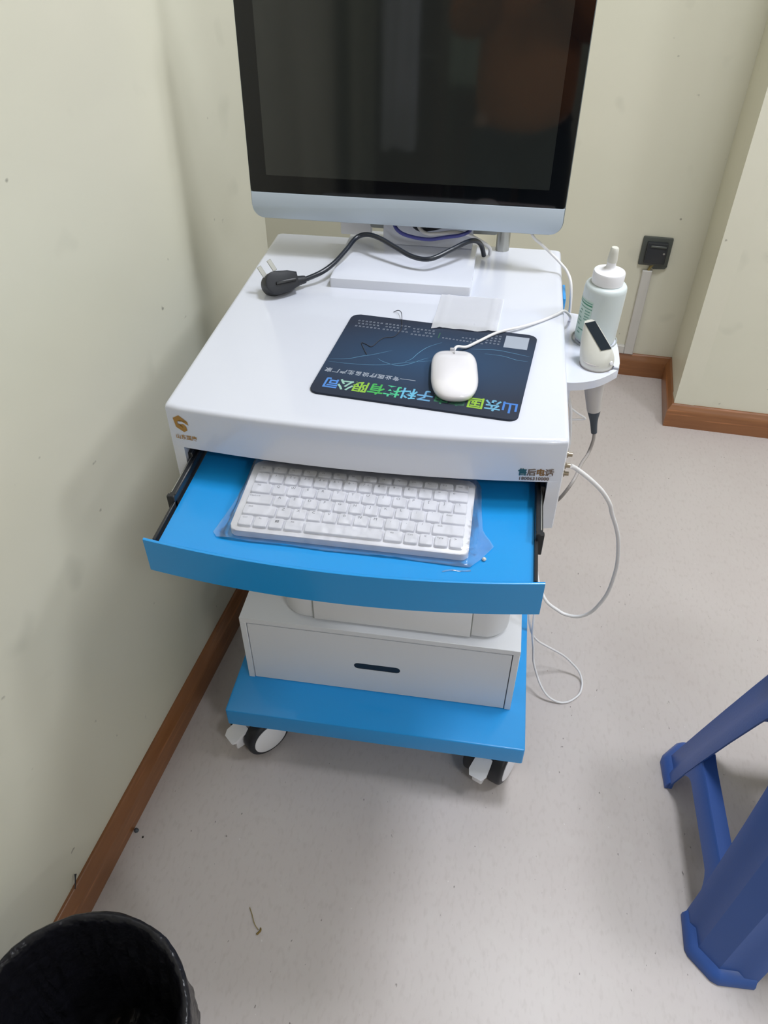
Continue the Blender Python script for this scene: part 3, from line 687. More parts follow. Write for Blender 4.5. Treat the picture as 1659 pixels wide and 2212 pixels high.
# ------------------------------------------------------------------ keyboard
kb = empty('keyboard', (.002, -.06, trz), 'compact white keyboard in a clear plastic sleeve on the blue tray', 'keyboard')
kth = math.radians(-.15); kt = math.atan2(.0085, .124)
KT = Matrix.Translation((-.1385, -.1215, trz + .0010)) @ Matrix.Rotation(kth, 4, 'Z') @ Matrix.Rotation(kt, 4, 'X')
KW, KD = .2840, .1255
prism('keyboard_body', rrect(0, KW, 0, KD, .009, 5), 0, .0095, 'kbwhite', kb, .002, 3, KT)
for fx in (.02, KW - .02): lathe('keyboard_foot', [(.004, 0), (.004, .0080)], 'kbwhite', kb, 12, Matrix.Translation((fx - .1385, -.006, trz)))
U = .0188; mx0 = .0078
def key(u0, u1, v0, v1, leg=None, up=None):
    bm = bmesh.new(); g_ = .0009; x0 = mx0 + u0 * U + g_; x1 = mx0 + u1 * U - g_; y0 = v0 + g_; y1 = v1 - g_; z0_ = .0096; z1_ = .0132
    a = [bm.verts.new((x, y, z0_)) for x, y in rrect(x0, x1, y0, y1, .0022, 2)]; c_ = [bm.verts.new((x, y, z1_ - .0006)) for x, y in rrect(x0 + .0005, x1 - .0005, y0 + .0005, y1 - .0005, .0022, 2)]
    d_ = [bm.verts.new((x, y, z1_)) for x, y in rrect(x0 + .0012, x1 - .0012, y0 + .0012, y1 - .0012, .0018, 2)]; n_ = len(a)
    for q1, q2 in ((a, c_), (c_, d_)):
        for k in range(n_): bm.faces.new((q1[k], q1[(k + 1) % n_], q2[(k + 1) % n_], q2[k]))
    bm.faces.new(d_); bm.faces.new(list(reversed(a)))
    o = from_bm('key', bm, 'kbwhite', kb, True, KT)
    if leg:
        sz = .0056 if len(leg) == 1 else .0034
        if leg == 'win':
            bm = bmesh.new()
            for (i_, j_) in ((0, 0), (1, 0), (0, 1), (1, 1)):
                bx_, by_ = (x0 + x1) / 2 - .0022 + i_ * .0024, y1 - .0078 + j_ * .0020
                bm.faces.new([bm.verts.new((px_ + (py_ - by_) * .3, py_, z1_ + .00006)) for px_, py_ in ((bx_, by_), (bx_ + .0021, by_), (bx_ + .0021, by_ + .0017), (bx_, by_ + .0017))])
            from_bm('key_legend', bm, 'kblegend', o, False, KT)
        else:
            xx = x0 + .0065 if len(leg) == 1 or (u1 - u0) < 1.2 else x0 + .0085
            text('key_legend', leg, sz, KT @ Matrix.Translation((xx, y1 - (.0044 if v1 - v0 > .014 else .0050), z1_ + .00006)), 'kblegend', o)
            if up: text('key_legend', up, .0028, KT @ Matrix.Translation((x0 + .0115, y1 - .0044, z1_ + .00006)), 'kblegend', o)
    return o
V = [.0058 + .0190 * k for k in range(6)]; FV = (V[5], V[5] + .0135)
for i, l_ in enumerate(['Esc', 'F1', 'F2', 'F3', 'F4', 'F5', 'F6', 'F7', 'F8', 'F9', 'F10', 'F11', 'F12', 'Del']): key(i * 1.025, (i + 1) * 1.025, *FV, l_)
for i, l_ in enumerate('`1234567890-='): key(i, i + 1, V[4], V[5], l_, '!@#$%^&*()'[i - 1] if 1 <= i <= 10 else None)
key(13, 14.35, V[4], V[5], '←')
key(0, 1.42, V[3], V[4], 'Tab')
for i, l_ in enumerate('QWERTYUIOP[]'): key(1.42 + i, 2.42 + i, V[3], V[4], l_)
key(13.42, 14.35, V[3], V[4], '\\')
key(0, 1.75, V[2], V[3], 'CapsLock')
for i, l_ in enumerate("ASDFGHJKL;'"): key(1.75 + i, 2.75 + i, V[2], V[3], l_)
key(12.75, 14.35, V[2], V[3], 'Enter')
key(0, 2.25, V[1], V[2], 'Shift')
for i, l_ in enumerate('ZXCVBNM,./'): key(2.25 + i, 3.25 + i, V[1], V[2], l_)
key(12.25, 14.35, V[1], V[2], 'Shift')
uu = 0
for wd, l_ in ((1, 'Ctrl'), (1, 'Fn'), (1, 'win'), (1.3, 'Alt'), (5.05, None), (1.25, 'Alt'), (.94, 'Ctrl'), (.94, '<'), (.94, 'PgUp'), (.93, '>')):
    key(uu, uu + wd, V[0], V[1], l_); uu += wd
# plastic sleeve
outl = [(-.1600, -.1270), (-.1500, -.060), (-.1480, .000), (-.1430, .0135), (-.060, .0165), (.093, .0180), (.1540, .0110), (.1560, -.030), (.1600, -.070), (.1750, -.0930), (.1600, -.1180), (.1480, -.1330), (.060, -.1300), (-.020, -.1310), (-.069, -.1290), (-.110, -.1300)]
def inside(p):
    c_ = False; n_ = len(outl)
    for i in range(n_):
        (x1, y1), (x2, y2) = outl[i], outl[(i + 1) % n_]
        if (y1 > p[1]) != (y2 > p[1]) and p[0] < (x2 - x1) * (p[1] - y1) / (y2 - y1) + x1: c_ = not c_
    return c_
bm = bmesh.new(); cx_, cy_ = .003, -.058; NR, NA = 30, 120; rings = []
def ray_r(a):
    d = (math.cos(a), math.sin(a)); best = 0
    for i in range(len(outl)):
        (x1, y1), (x2, y2) = outl[i], outl[(i + 1) % len(outl)]; ex_, ey_ = x2 - x1, y2 - y1; dn = d[0] * ey_ - d[1] * ex_
        if abs(dn) < 1e-9: continue
        t_ = ((x1 - cx_) * ey_ - (y1 - cy_) * ex_) / dn; s_ = ((x1 - cx_) * d[1] - (y1 - cy_) * d[0]) / dn
        if t_ > 0 and -1e-6 <= s_ <= 1 + 1e-6: best = max(best, t_)
    return best
KI = KT.inverted()
def filmz(x, y):
    k = KI @ Vector((x, y, trz + .01)); d = min(k.x, KW - k.x, k.y, KD - k.y)
    zt_ = trz + .0010 + .0151 + k.y * .068; zb_ = trz + .0012
    f_ = max(0, min(1, (d + .0085) / .0085)); f_ = f_ * f_ * (3 - 2 * f_) if d < 0 else 1
    wr = noise.noise(Vector((x * 55, y * 80, 0))) * .0014 + noise.noise(Vector((x * 160 + y * 90, y * 50, 3))) * .0010
    return max(zb_, zb_ + (zt_ - zb_) * f_ + (abs(wr) if f_ > .98 else abs(wr) * 1.6))
for i in range(NR + 1):
    rw = []
    for k in range(NA):
        a = 2 * PI * k / NA; R_ = ray_r(a) * (i / NR) ** .8 if i else .0001
        x, y = cx_ + R_ * math.cos(a), cy_ + R_ * math.sin(a); rw.append(bm.verts.new((x, y, filmz(x, y))))
    rings.append(rw)
for a, b_ in zip(rings, rings[1:]):
    for k in range(NA): bm.faces.new((a[k], a[(k + 1) % NA], b_[(k + 1) % NA], b_[k]))
bm.faces.new(rings[0]); sl_ = from_bm('plastic_sleeve', bm, 'film', None, True)
tag(sl_, 'thin clear crinkled plastic sleeve wrapped over the white keyboard', 'plastic bag')
o = lathe('foam_crumb', [(.0004, 0), (.0022, .0008), (.0026, .0022), (.0016, .0038), (.0002, .0042)], 'cream', None, 8, Matrix.Translation((.1640, -.1170, trz)))
tag(o, 'tiny cream crumb on the blue tray right of the keyboard', 'crumb')
tag(tube('film_scrap', [(.118, -.143, trz + .0006), (.128, -.1395, trz + .0016), (.139, -.139, trz + .0007), (.150, -.1365, trz + .0008)], .0008, 'film', None, 5, 6), 'thin clear scrap of film on the front of the blue tray', 'scrap')

# ------------------------------------------------------------------ bottle
bo = empty('squeeze_bottle', (.2985, .312, shz), 'white squeeze bottle with green print and nozzle cap, on the side shelf', 'bottle')
bc = Matrix.Translation((.2985, .3120, 0)) @ Matrix.Translation((0, 0, shz)) @ Matrix.Rotation(math.radians(1.5), 4, 'Y')
lathe('bottle_body', [(.0001, .0005), (.0270, .0005), (.0293, .0025), (.0297, .006), (.0297, .0800), (.0292, .0845), (.0275, .0872), (.0240, .0885), (.0205, .0890), (.0205, .0930)], 'bottle', bo, 48, bc)
lathe('cap', [(.0001, .0895), (.0222, .0895), (.0224, .1040), (.0215, .1062), (.0195, .1070), (.0165, .1068), (.0120, .1080), (.0080, .1105), (.0066, .1130), (.0062, .1200), (.0001, .1200)], 'cap', bo, 44, bc)
lathe('nozzle_tip', [(.0001, .1195), (.0069, .1195), (.0070, .1230), (.0060, .1330), (.0056, .1380), (.0045, .1398), (.0001, .1400)], 'cream', bo, 28, bc)
def arcpatch(name, a0, a1, z0_, z1_, mat, rr_=.0299, n_=10):
    bm = bmesh.new(); rw = []
    for i in range(n_ + 1):
        a = math.radians(a0 + (a1 - a0) * i / n_); rw.append((bm.verts.new((rr_ * math.cos(a), rr_ * math.sin(a), z0_)), bm.verts.new((rr_ * math.cos(a), rr_ * math.sin(a), z1_))))
    for a, b_ in zip(rw, rw[1:]): bm.faces.new((a[0], b_[0], b_[1], a[1]))
    return from_bm(name, bm, mat, lb if name != 'label' else bo, True, bc)
lb = arcpatch('label', 150, 238, .006, .0680, 'label')
arcpatch('label_stripe', 170, 237, .0605, .0625, 'green', .0301)
for a0, a1, z_ in ((178, 236, .0650), (190, 238, .0565), (216, 234, .0520), (196, 206, .0505), (216, 234, .0478), (190, 202, .0455), (216, 233, .0436), (216, 232, .0394), (186, 206, .0385), (192, 210, .034), (190, 204, .028), (200, 222, .022), (198, 212, .016)):
    arcpatch('label_line', a0, a1, z_ - .0008, z_ + .0008, 'greenpale', .0301, 6)

# ------------------------------------------------------------------ skin probe in the shelf hole
pb = empty('camera_probe', (.2985, .237, shz), 'cream handheld probe with dark slanted window standing in the side shelf', 'probe')
ax = [Vector((.2975, .2370, .8800)), Vector((.2975, .2370, .8660)), Vector((.2990, .2370, .8500)), Vector((.3035, .2370, .8200)), Vector((.3080, .2370, .7930))]
bm = bmesh.new(); add_tube(bm, ax, .02, 32, [.0232, .0225, .0165, .0130, .0100]); from_bm('grip', bm, 'cone', pb, True)
bm = bmesh.new(); add_tube(bm, smooth_path([(.3080, .2370, .7945), (.3110, .2370, .7760), (.3155, .2370, .7530)], 4), .006, 24, [.0098, .0094, .0085, .0072, .0062, .0054, .0050, .0047, .0045]); from_bm('cable_boot', bm, 'grey_dark', pb, True)
top = [Vector((.2735, .2530, .9230)), Vector((.2870, .2555, .9260)), Vector((.3120, .2270, .9010)), Vector((.2985, .2245, .8980))]
cen = sum(top, Vector()) / 4; topo = [cen + (p - cen) * 1.18 for p in top]
def head_ring(t_, n_=40):
    out = []
    for k in range(n_):
        a = 2 * PI * k / n_; c0 = Vector((.2975 + .0238 * math.cos(a), .2370 + .0238 * math.sin(a), .8745))
        # point on rounded-rect top in same direction
        dx, dy = math.cos(a), math.sin(a); u_ = (topo[3] - topo[0]) / 2; v_ = (topo[1] - topo[0]) / 2
        un, vn = Vector((u_.x, u_.y)).normalized(), Vector((v_.x, v_.y)).normalized()
        pu, pv = dx * un.x + dy * un.y, dx * vn.x + dy * vn.y; m_ = (abs(pu) ** 5 + abs(pv) ** 5) ** .2
        c1 = cen + u_ * (pu / m_) + v_ * (pv / m_)
        s_ = t_ ** .8; out.append(c0.lerp(c1, t_) + (c0 - Vector((.2975, .2370, .8745))) * .10 * math.sin(PI * t_))
    return out
bm = bmesh.new(); rings = [[bm.verts.new(p) for p in head_ring(t_)] for t_ in (0, .12, .28, .45, .62, .8, .93, 1.0)]
low = [bm.verts.new(Vector((.2975, .2370, .8700)) + Vector((math.cos(2 * PI * k / 40), math.sin(2 * PI * k / 40), 0)) * .0222) for k in range(40)]
rings = [low] + rings
for a, b_ in zip(rings, rings[1:]):
    for k in range(40): bm.faces.new((a[k], a[(k + 1) % 40], b_[(k + 1) % 40], b_[k]))
bm.faces.new(rings[-1]); bm.faces.new(list(reversed(rings[0]))); from_bm('probe_head', bm, 'cream', pb, True)
nz_ = (top[1] - top[0]).cross(top[3] - top[0]).normalized(); nz_ = nz_ if nz_.z > 0 else -nz_
mesh('window', [cen + (p - cen) * sc + nz_ * h_ for h_, sc in ((-.001, 1.0), (.0012, 1.0)) for p in top], [(3, 2, 1, 0), (4, 5, 6, 7), (0, 1, 5, 4), (1, 2, 6, 5), (2, 3, 7, 6), (3, 0, 4, 7)], 'window', pb)
lathe('button', [(.0001, 0), (.003, 0), (.0026, .0012), (.0001, .0015)], 'cap', pb, 12, Matrix.Translation((.3150, .2195, .8830)) @ Matrix.Rotation(math.radians(75), 4, 'X') @ Matrix.Rotation(math.radians(30), 4, 'Y'))
tube('probe_cable', [(.3153, .2370, .7560), (.3165, .235, .740), (.3120, .228, .719), (.3010, .200, .720), (.2870, .150, .7270), (.2720, .140, .700), (.2560, .150, .668), (.2450, .18, .62), (.24, .22, .56)], .0026, 'cable_grey', pb, 8, 10)

# ------------------------------------------------------------------ hanging cables right of the cart
tag(tube('jack_cable', [(.2580, .016, .8520), (.2680, .030, .838), (.2890, .040, .816), (.3100, .050, .790), (.3250, .058, .764), (.3340, .070, .737), (.3480, .085, .700), (.3600, .100, .660), (.3720, .120, .600), (.3780, .140, .544),
                        (.3790, .156, .490), (.3730, .170, .444), (.3640, .176, .418), (.3490, .180, .402), (.3300, .186, .396), (.3130, .190, .401), (.2870, .200, .418), (.268, .24, .45), (.262, .32, .50)], .0030, 'cable_white', None, 6, 10),
    'thick white cable looping from the cart side jack down past the tray', 'cable')
tag(tube('floor_cable', [(.272, .36, .34), (.2800, .350, .260), (.2860, .340, .200), (.2990, .344, .150), (.3150, .350, .122), (.3350, .358, .100), (.3770, .371, .060), (.4000, .370, .038), (.4190, .363, .020), (.4270, .350, .008), (.4280, .336, .0035), (.4220, .315, .0030), (.4090, .299, .0030),
                         (.3940, .288, .0030), (.3780, .284, .0035), (.3600, .285, .010), (.3460, .289, .020), (.3330, .298, .035), (.3220, .312, .052), (.3100, .323, .085), (.3050, .331, .120), (.2980, .336, .160), (.2950, .339, .200), (.292, .36, .27), (.280, .40, .36)], .0024, 'cable_white', None, 6, 10),
    'white cable drooping in a loop onto the floor right of the blue base', 'cable')
tag(tube('monitor_cable', [(.183, .490, .985), (.195, .470, .958), (.212, .470, .9435), (.230, .469, .929), (.2460, .466, .9160), (.2560, .445, .9120), (.2630, .425, .900), (.2670, .412, .860), (.2665, .402, .80), (.262, .40, .70)], .0022, 'cable_white', None, 8, 10),
    'thin white cable running from the monitor down behind the side shelf', 'cable')
tag(tube('looped_wire', [(.2570, .210, .842), (.2650, .2, .825), (.2690, .2, .818), (.2810, .2, .809), (.2930, .2, .801), (.2800, .2, .798), (.2680, .2, .796), (.2600, .2, .792)], .0014, 'cable_white', None, 4, 8),
    'thin white wire bent to a point below the side shelf', 'cable')
tag(tube('side_wire', [(.2600, .205, .842), (.2690, .2, .818), (.2720, .2, .800), (.2760, .2, .770), (.2770, .2, .736), (.270, .2, .70), (.262, .21, .66)], .0024, 'cable_white', None, 6, 8),
    'white wire hanging close along the cart side under the shelf', 'cable')

# ------------------------------------------------------------------ wall socket and duct on the back wall
nB = Vector((bx.y, -bx.x, 0)); nB = nB if nB.y < 0 else -nB
def BW(x, z, d=0.0):     # point on the back wall with world x
    s_ = (x - cR.x) / bx.x; p = cR + bx * s_; return p + nB * d + Vector((0, 0, z))
sk = frame(BW(.6375, .4445), bx, (0, 0, 1))
st = empty('wall_socket', BW(.6375, .399), 'dark smoky square wall socket on the back wall above the white duct', 'socket')
prism('socket_plate', rrect(-.0455, .0455, -.0455, .0455, .004, 3), 0, .010, 'socket', st, .002, 2, sk)
prism('socket_face', rrect(-.031, .033, -.033, .033, .003, 3), .010, .026, 'socketdark', st, .002, 2, sk)
prism('socket_cover_lip', rrect(-.020, .028, .020, .026, .002, 2), .026, .030, 'socket', st, .001, 1, sk)
lathe('socket_lamp', [(.0001, 0), (.0035, 0), (.003, .0012), (.0001, .0016)], 'steel', st, 12, sk @ Matrix.Translation((.024, .002, .026)))
mesh_pts = [(-.004, -.0455, 0), (.046, -.0455, 0), (.040, -.0540, 0), (.004, -.0570, 0)]
mesh('lower_flap', [sk @ Vector(p) + nB * h_ for h_ in (0, .008) for p in mesh_pts], [(3, 2, 1, 0), (4, 5, 6, 7), (0, 1, 5, 4), (1, 2, 6, 5), (2, 3, 7, 6), (3, 0, 4, 7)], 'socket', st)
dt = empty('cable_duct', BW(.6265, .079), 'white plastic cable duct running up the back wall to the dark socket', 'cable duct')
def dbox(name, xa, xb, za, zb_, d, mat, bev=.002):
    k_ = frame(BW((xa + xb) / 2, (za + zb_) / 2), bx, (0, 0, 1)); hx = (xb - xa) / 2; hz = (zb_ - za) / 2
    return prism(name, rrect(-hx, hx, -hz, hz, .0012, 2), 0, d, mat, dt, bev, 1, k_, smooth=False)
dbox('vertical_duct', .6110, .6420, .0790, .3820, .013, 'duct')
dbox('horizontal_duct', .3000, .6110, .0790, .1080, .013, 'duct')
tube('duct_wire', [tuple(BW(.628, .375, .006)), tuple(BW(.632, .392, .007)), tuple(BW(.640, .402, .006))], .004, 'straw', dt, 4, 8)

# ------------------------------------------------------------------ blue stool
stl = empty('plastic_stool', (.80, -.01, 0), 'tall blue plastic stool with splayed legs on the floor at the right', 'stool')
SX0, SX1, SY0, SY1 = .5860, 1.0260, -.2310, .2130; INS = .155; SH = .455
def stool_leg(sx_, sy_):
    x0 = SX0 if sx_ < 0 else SX1; y0 = SY0 if sy_ < 0 else SY1; ix = -sx_; iy = -sy_
    def ringat(z, w_, out=0.0):
        cx__ = x0 + ix * INS * z; cy__ = y0 + iy * INS * z; f_ = w_ / .100
        P = [(0, .100), (0, .076), (.007, .066), (.007, .036), (.036, .007), (.066, .007), (.076, 0), (.100, 0)]
        Q_ = [(.0035, .100), (.0035, .078), (.0105, .068), (.0105, .038), (.038, .0105), (.068, .0105), (.078, .0035), (.100, .0035)]
        return [Vector((cx__ + ix * (a * f_ - out), cy__ + iy * (b_ * f_ - out), z)) for a, b_ in P + Q_[::-1]]
    bm = bmesh.new(); zs = [(.002, .100), (.02, .100), (.08, .101), (.15, .104), (.25, .110), (.35, .118), (SH - .03, .128)]
    rings = [[bm.verts.new(p) for p in ringat(z, w_)] for z, w_ in zs]; n_ = 16
    for a, b_ in zip(rings, rings[1:]):
        for k in range(n_): bm.faces.new((a[k], a[(k + 1) % n_], b_[(k + 1) % n_], b_[k]))
    bm.faces.new(list(reversed(rings[0]))); bm.faces.new(rings[-1])
    lg_ = from_bm('leg', bm, 'stool', stl, True)
    # foot: flared rounded lip round the bottom of the corner
    bm = bmesh.new()
    base = [(-.004, .100), (-.006, .042), (-.002, .032), (.030, -.001), (.042, -.006), (.100, -.004)]
    inner = [(.010, .100), (.012, .042), (.016, .038), (.038, .015), (.044, .012), (.100, .010)]
    def ring2(pts, z): return [bm.verts.new((x0 + ix * a, y0 + iy * b_, z)) for a, b_ in pts]
    o0 = ring2(base, 0); o1_ = ring2(base, .010); mid = ring2([(a * .6 + c_ * .4, b_ * .6 + d_ * .4) for (a, b_), (c_, d_) in zip(base, inner)], .021); i1 = ring2(inner, .026); i0 = ring2(inner, 0)
    seq = [o0, o1_, mid, i1, i0]
    for a, b_ in zip(seq, seq[1:] + [o0]):
        for k in range(5): bm.faces.new((a[k], a[k + 1], b_[k + 1], b_[k]))
    bm.faces.new([s_[0] for s_ in seq]); bm.faces.new([s_[-1] for s_ in reversed(seq)])
    from_bm('foot', bm, 'stool', lg_, True)
for a in (-1, 1):
    for b_ in (-1, 1): stool_leg(a, b_)
def rung(side, z0_, z1_):
    """side: 0 left, 1 right, 2 near, 3 far; outer face plus top flange, widening into the legs"""
    bm = bmesh.new(); rings = []; N_ = 24
    for i in range(N_ + 1):
        t_ = i / N_; e = abs(2 * t_ - 1); fl = max(0, (e - .70) / .30) ** 2
        zt_ = z1_ + fl * .004; zb_ = z0_ - fl * .030; zm = (z0_ + z1_) / 2; off = INS * zm; ob = INS * (zb_ - zm); ot = INS * (zt_ - zm)
        if side < 2:
            xo = (SX0 + off) if side == 0 else (SX1 - off); sg = 1 if side == 0 else -1; ya = SY0 + off + .090; yb = SY1 - off - .090; y = ya + (yb - ya) * t_
            pr_ = [(xo + sg * (ob + .0008), zb_), (xo + sg * (ot + .0008), zt_ - .003), (xo + sg * (ot + .004), zt_), (xo + sg * .032, zt_ - .0008), (xo + sg * .032, zt_ - .005), (xo + sg * (ot + .006), zt_ - .006), (xo + sg * (ob + .005), zb_)]
            rings.append([bm.verts.new((a, y, c_)) for a, c_ in pr_])
        else:
            yo = (SY0 + off) if side == 2 else (SY1 - off); sg = 1 if side == 2 else -1; xa = SX0 + off + .090; xb = SX1 - off - .090; x = xa + (xb - xa) * t_
            pr_ = [(yo + sg * (ob + .0008), zb_), (yo + sg * (ot + .0008), zt_ - .003), (yo + sg * (ot + .004), zt_), (yo + sg * .030, zt_ - .001), (yo + sg * .030, zt_ - .005), (yo + sg * (ot + .006), zt_ - .006), (yo + sg * (ob + .005), zb_)]
            rings.append([bm.verts.new((x, a, c_)) for a, c_ in pr_])
    for a, b_ in zip(rings, rings[1:]):
        for k in range(7): bm.faces.new((a[k], a[(k + 1) % 7], b_[(k + 1) % 7], b_[k]))
    bm.faces.new(rings[0]); bm.faces.new(list(reversed(rings[-1]))); return from_bm('rung', bm, 'stool', stl, True)
rung(0, .100, .150); rung(1, .100, .150); rung(2, .170, .215); rung(3, .165, .210)
q_ = INS * SH
bm = bmesh.new(); add_box(bm, 0, 1, 0, 1, 0, 1); bm.free()
seat = prism('seat', rrect(SX0 + q_ - .006, SX1 - q_ + .006, SY0 + q_ - .006, SY1 - q_ + .006, .05, 8), SH - .035, SH, 'stool', stl, .008, 3)

# ------------------------------------------------------------------ waste bin
bn = empty('waste_bin', (-.290, -.527, 0), 'round waste bin lined with a black bag, by the left wall skirting', 'bin')
BC = Matrix.Translation((-.2900, -.5270, 0))
lathe('bin_shell', [(.0001, .0), (.112, .0), (.114, .004), (.1420, .286), (.1390, .286), (.1110, .008), (.0001, .008)], 'bin', bn, 48, BC)
bm = bmesh.new(); N_ = 160
prof = [(.1465, .196, 1.3), (.1485, .225, 1), (.1480, .262, .6), (.1500, .284, .35), (.1495, .2945, .3), (.1450, .2990, .3), (.1400, .2965, .3), (.1360, .286, .5), (.1335, .262, .9), (.1260, .20, 1.6), (.1180, .12, 2.0), (.104, .045, 2), (.085, .036, 2), (.066, .032, 2), (.048, .032, 2), (.030, .034, 2), (.015, .033, 1), (.001, .032, .0)]
rings = []
for j, (r_, z_, am) in enumerate(prof):
    rw = []
    for k in range(N_):
        a = 2 * PI * k / N_
        f_ = noise.noise(Vector((math.cos(a) * 5.5, math.sin(a) * 5.5, z_ * 14 + j * .35))) * .0085 + noise.noise(Vector((math.cos(a) * 16, math.sin(a) * 16, z_ * 22 + j * .5))) * .0060
        if j >= 11: f_ *= .25
        f_ = -abs(f_) if j >= 6 else f_ * .6
        zz_ = z_ + (am * .5 * noise.noise(Vector((math.cos(a) * 7, math.sin(a) * 7, 4 + j))) * .006 if j < 10 else .022 * noise.noise(Vector((r_ * math.cos(a) * 28, r_ * math.sin(a) * 28, 9))))
        rw.append(bm.verts.new(((r_ + f_ * am) * math.cos(a), (r_ + f_ * am) * math.sin(a), zz_)))
    rings.append(rw)
for a, b_ in zip(rings, rings[1:]):
    for k in range(N_): bm.faces.new((a[k], a[(k + 1) % N_], b_[(k + 1) % N_], b_[k]))
bm.faces.new(rings[-1]); o = from_bm('bin_liner', bm, 'liner', bn, False, BC)
for p in o.data.polygons: p.use_smooth = True
plabel(o, 'crumpled black bag folded over the rim')

# ------------------------------------------------------------------ small debris
fs = empty('dried_flower_stem', (-.150, -.26, 0), 'tiny dried stem with a yellow-brown seed on the open floor', 'plant scrap')
tube('stem', [(-.1745, -.2360, .0012), (-.1670, -.2470, .0020), (-.1580, -.2620, .0025), (-.1490, -.2700, .0015)], .0007, 'straw', fs, 5, 6)
tube('seed', [(-.1460, -.2660, .0018), (-.1450, -.2710, .0020), (-.1500, -.2780, .0018)], .0013, 'straw2', fs, 4, 8, rs=[.0008, .0016, .0018])
o = mesh('dirt_speck', [(-.4140, -.1410, 0), (-.4110, -.1400, 0), (-.4100, -.1440, 0), (-.4130, -.1455, 0), (-.4122, -.1428, .0025)], [(0, 1, 4), (1, 2, 4), (2, 3, 4), (3, 0, 4), (3, 2, 1, 0)], 'dirt')
tag(o, 'small dark speck of dirt on the floor a step from the skirting', 'dirt')
vv = -.1650
o = lathe('dust_clump', [(.0002, 0), (.0048, .0008), (.0042, .0035), (.0015, .0055), (.0002, .006)], 'grey_dark', None, 8, Matrix.Translation(onL(-.1750) + ex * .0235))
tag(o, 'small grey dust clump against the foot of the left skirting', 'dust')
hb = onL(-.325) + ex * .006 + Vector((0, 0, .0780))
tag(tube('wire_stub', [tuple(hb), tuple(hb + Vector((.001, .004, .010))), tuple(hb + Vector((.0, .011, .018))), tuple(hb + Vector((-.001, .016, .0215)))], .0012, 'thread', None, 5, 6, rs=[.0006, .0009, .0012, .0022]),
    'short dark wire stub sticking up behind the left skirting near the bin', 'wire')

# ------------------------------------------------------------------ behind the camera (seen mirrored in the dark screen)
wd = empty('wardrobe', (-.36, -2.2, 0), 'dark brown wooden wardrobe mirrored in the screen', 'wardrobe')
box('carcass', -.47, -.20, -2.50, -1.96, 0, 1.95, 'darkwood', wd, .003, 1)
box('wardrobe_door', -.465, -.205, -1.958, -1.940, .06, 1.92, 'darkwood', wd, .003, 1)
tube('door_handle', [(-.215, -1.940, 1.005), (-.215, -1.915, 1.005), (-.275, -1.915, 1.005), (-.275, -1.940, 1.005)], .006, 'steel', wd, 1, 8)
bm = bmesh.new(); rings = []
for j in range(22):
    z_ = 1.62 - (1.62 - .66) * j / 21; wv_ = .058 + .010 * min(1, j / 6); rw = []
    for k in range(48):
        a = 2 * PI * k / 48; f_ = 1 + .16 * math.sin(a * 7 + z_ * 3) * min(1, j / 5)
        rw.append(bm.verts.new((-.355 + wv_ * f_ * math.cos(a), -1.880 + .028 * f_ * math.sin(a), z_ - .012 * math.sin(a * 3))))
    rings.append(rw)
for a, b_ in zip(rings, rings[1:]):
    for k in range(48): bm.faces.new((a[k], a[(k + 1) % 48], b_[(k + 1) % 48], b_[k]))
bm.faces.new(list(reversed(rings[0]))); bm.faces.new(rings[-1])
tag(from_bm('white_coat', bm, 'coat', None, True), 'pale white coat hanging on the wardrobe door, mirrored in the screen', 'coat')
box('coat_hook', -.365, -.345, -1.940, -1.880, 1.60, 1.625, 'steel', wd)
cb = empty('pale_cabinet', (.05, -3.3, 0), 'pale green cabinet against the far wall behind the camera', 'cabinet')
box('cabinet_body', -.20, .42, -3.46, -3.20, .75, 1.75, 'greencab', cb, .004, 1)
box('cabinet_base', -.20, .42, -3.46, -3.00, 0, .75, 'darkwood', cb, .004, 1)
box('cabinet_door', -.27, .06, -3.198, -3.185, .77, 1.73, 'greencab', cb, .003, 1)
box('cabinet_door', .08, .41, -3.198, -3.185, .77, 1.73, 'greencab', cb, .003, 1)

# photographer
pe = empty('person', (.25, -1.12, 0), 'person in an orange-brown jacket and dark trousers holding a phone, mirrored in the screen', 'person')
def skin_mesh(name, nodes, edges, mat, par, sub=2, root=0):
    me = bpy.data.meshes.new(name); og = Vector(nodes[root][0]); me.from_pydata([Vector(n_[0]) - og for n_ in nodes], edges, []); me.update()
    o = bpy.data.objects.new(name, me); C.objects.link(o)
    md = o.modifiers.new('skin', 'SKIN'); md.use_smooth_shade = True
    for i, n_ in enumerate(nodes): me.skin_vertices[0].data[i].radius = n_[1] if isinstance(n_[1], tuple) else (n_[1], n_[1])
    me.skin_vertices[0].data[root].use_root = True
    sb = o.modifiers.new('sub', 'SUBSURF'); sb.levels = sub; sb.render_levels = sub
    bpy.context.view_layer.update()
    m2_ = bpy.data.meshes.new_from_object(o.evaluated_get(bpy.context.evaluated_depsgraph_get()))
    bpy.data.objects.remove(o); bpy.data.meshes.remove(me); m2_.materials.clear(); m2_.materials.append(M[mat])
    for p in m2_.polygons: p.use_smooth = True
    return link(name, m2_, par, og)
px, py = .165, -1.13
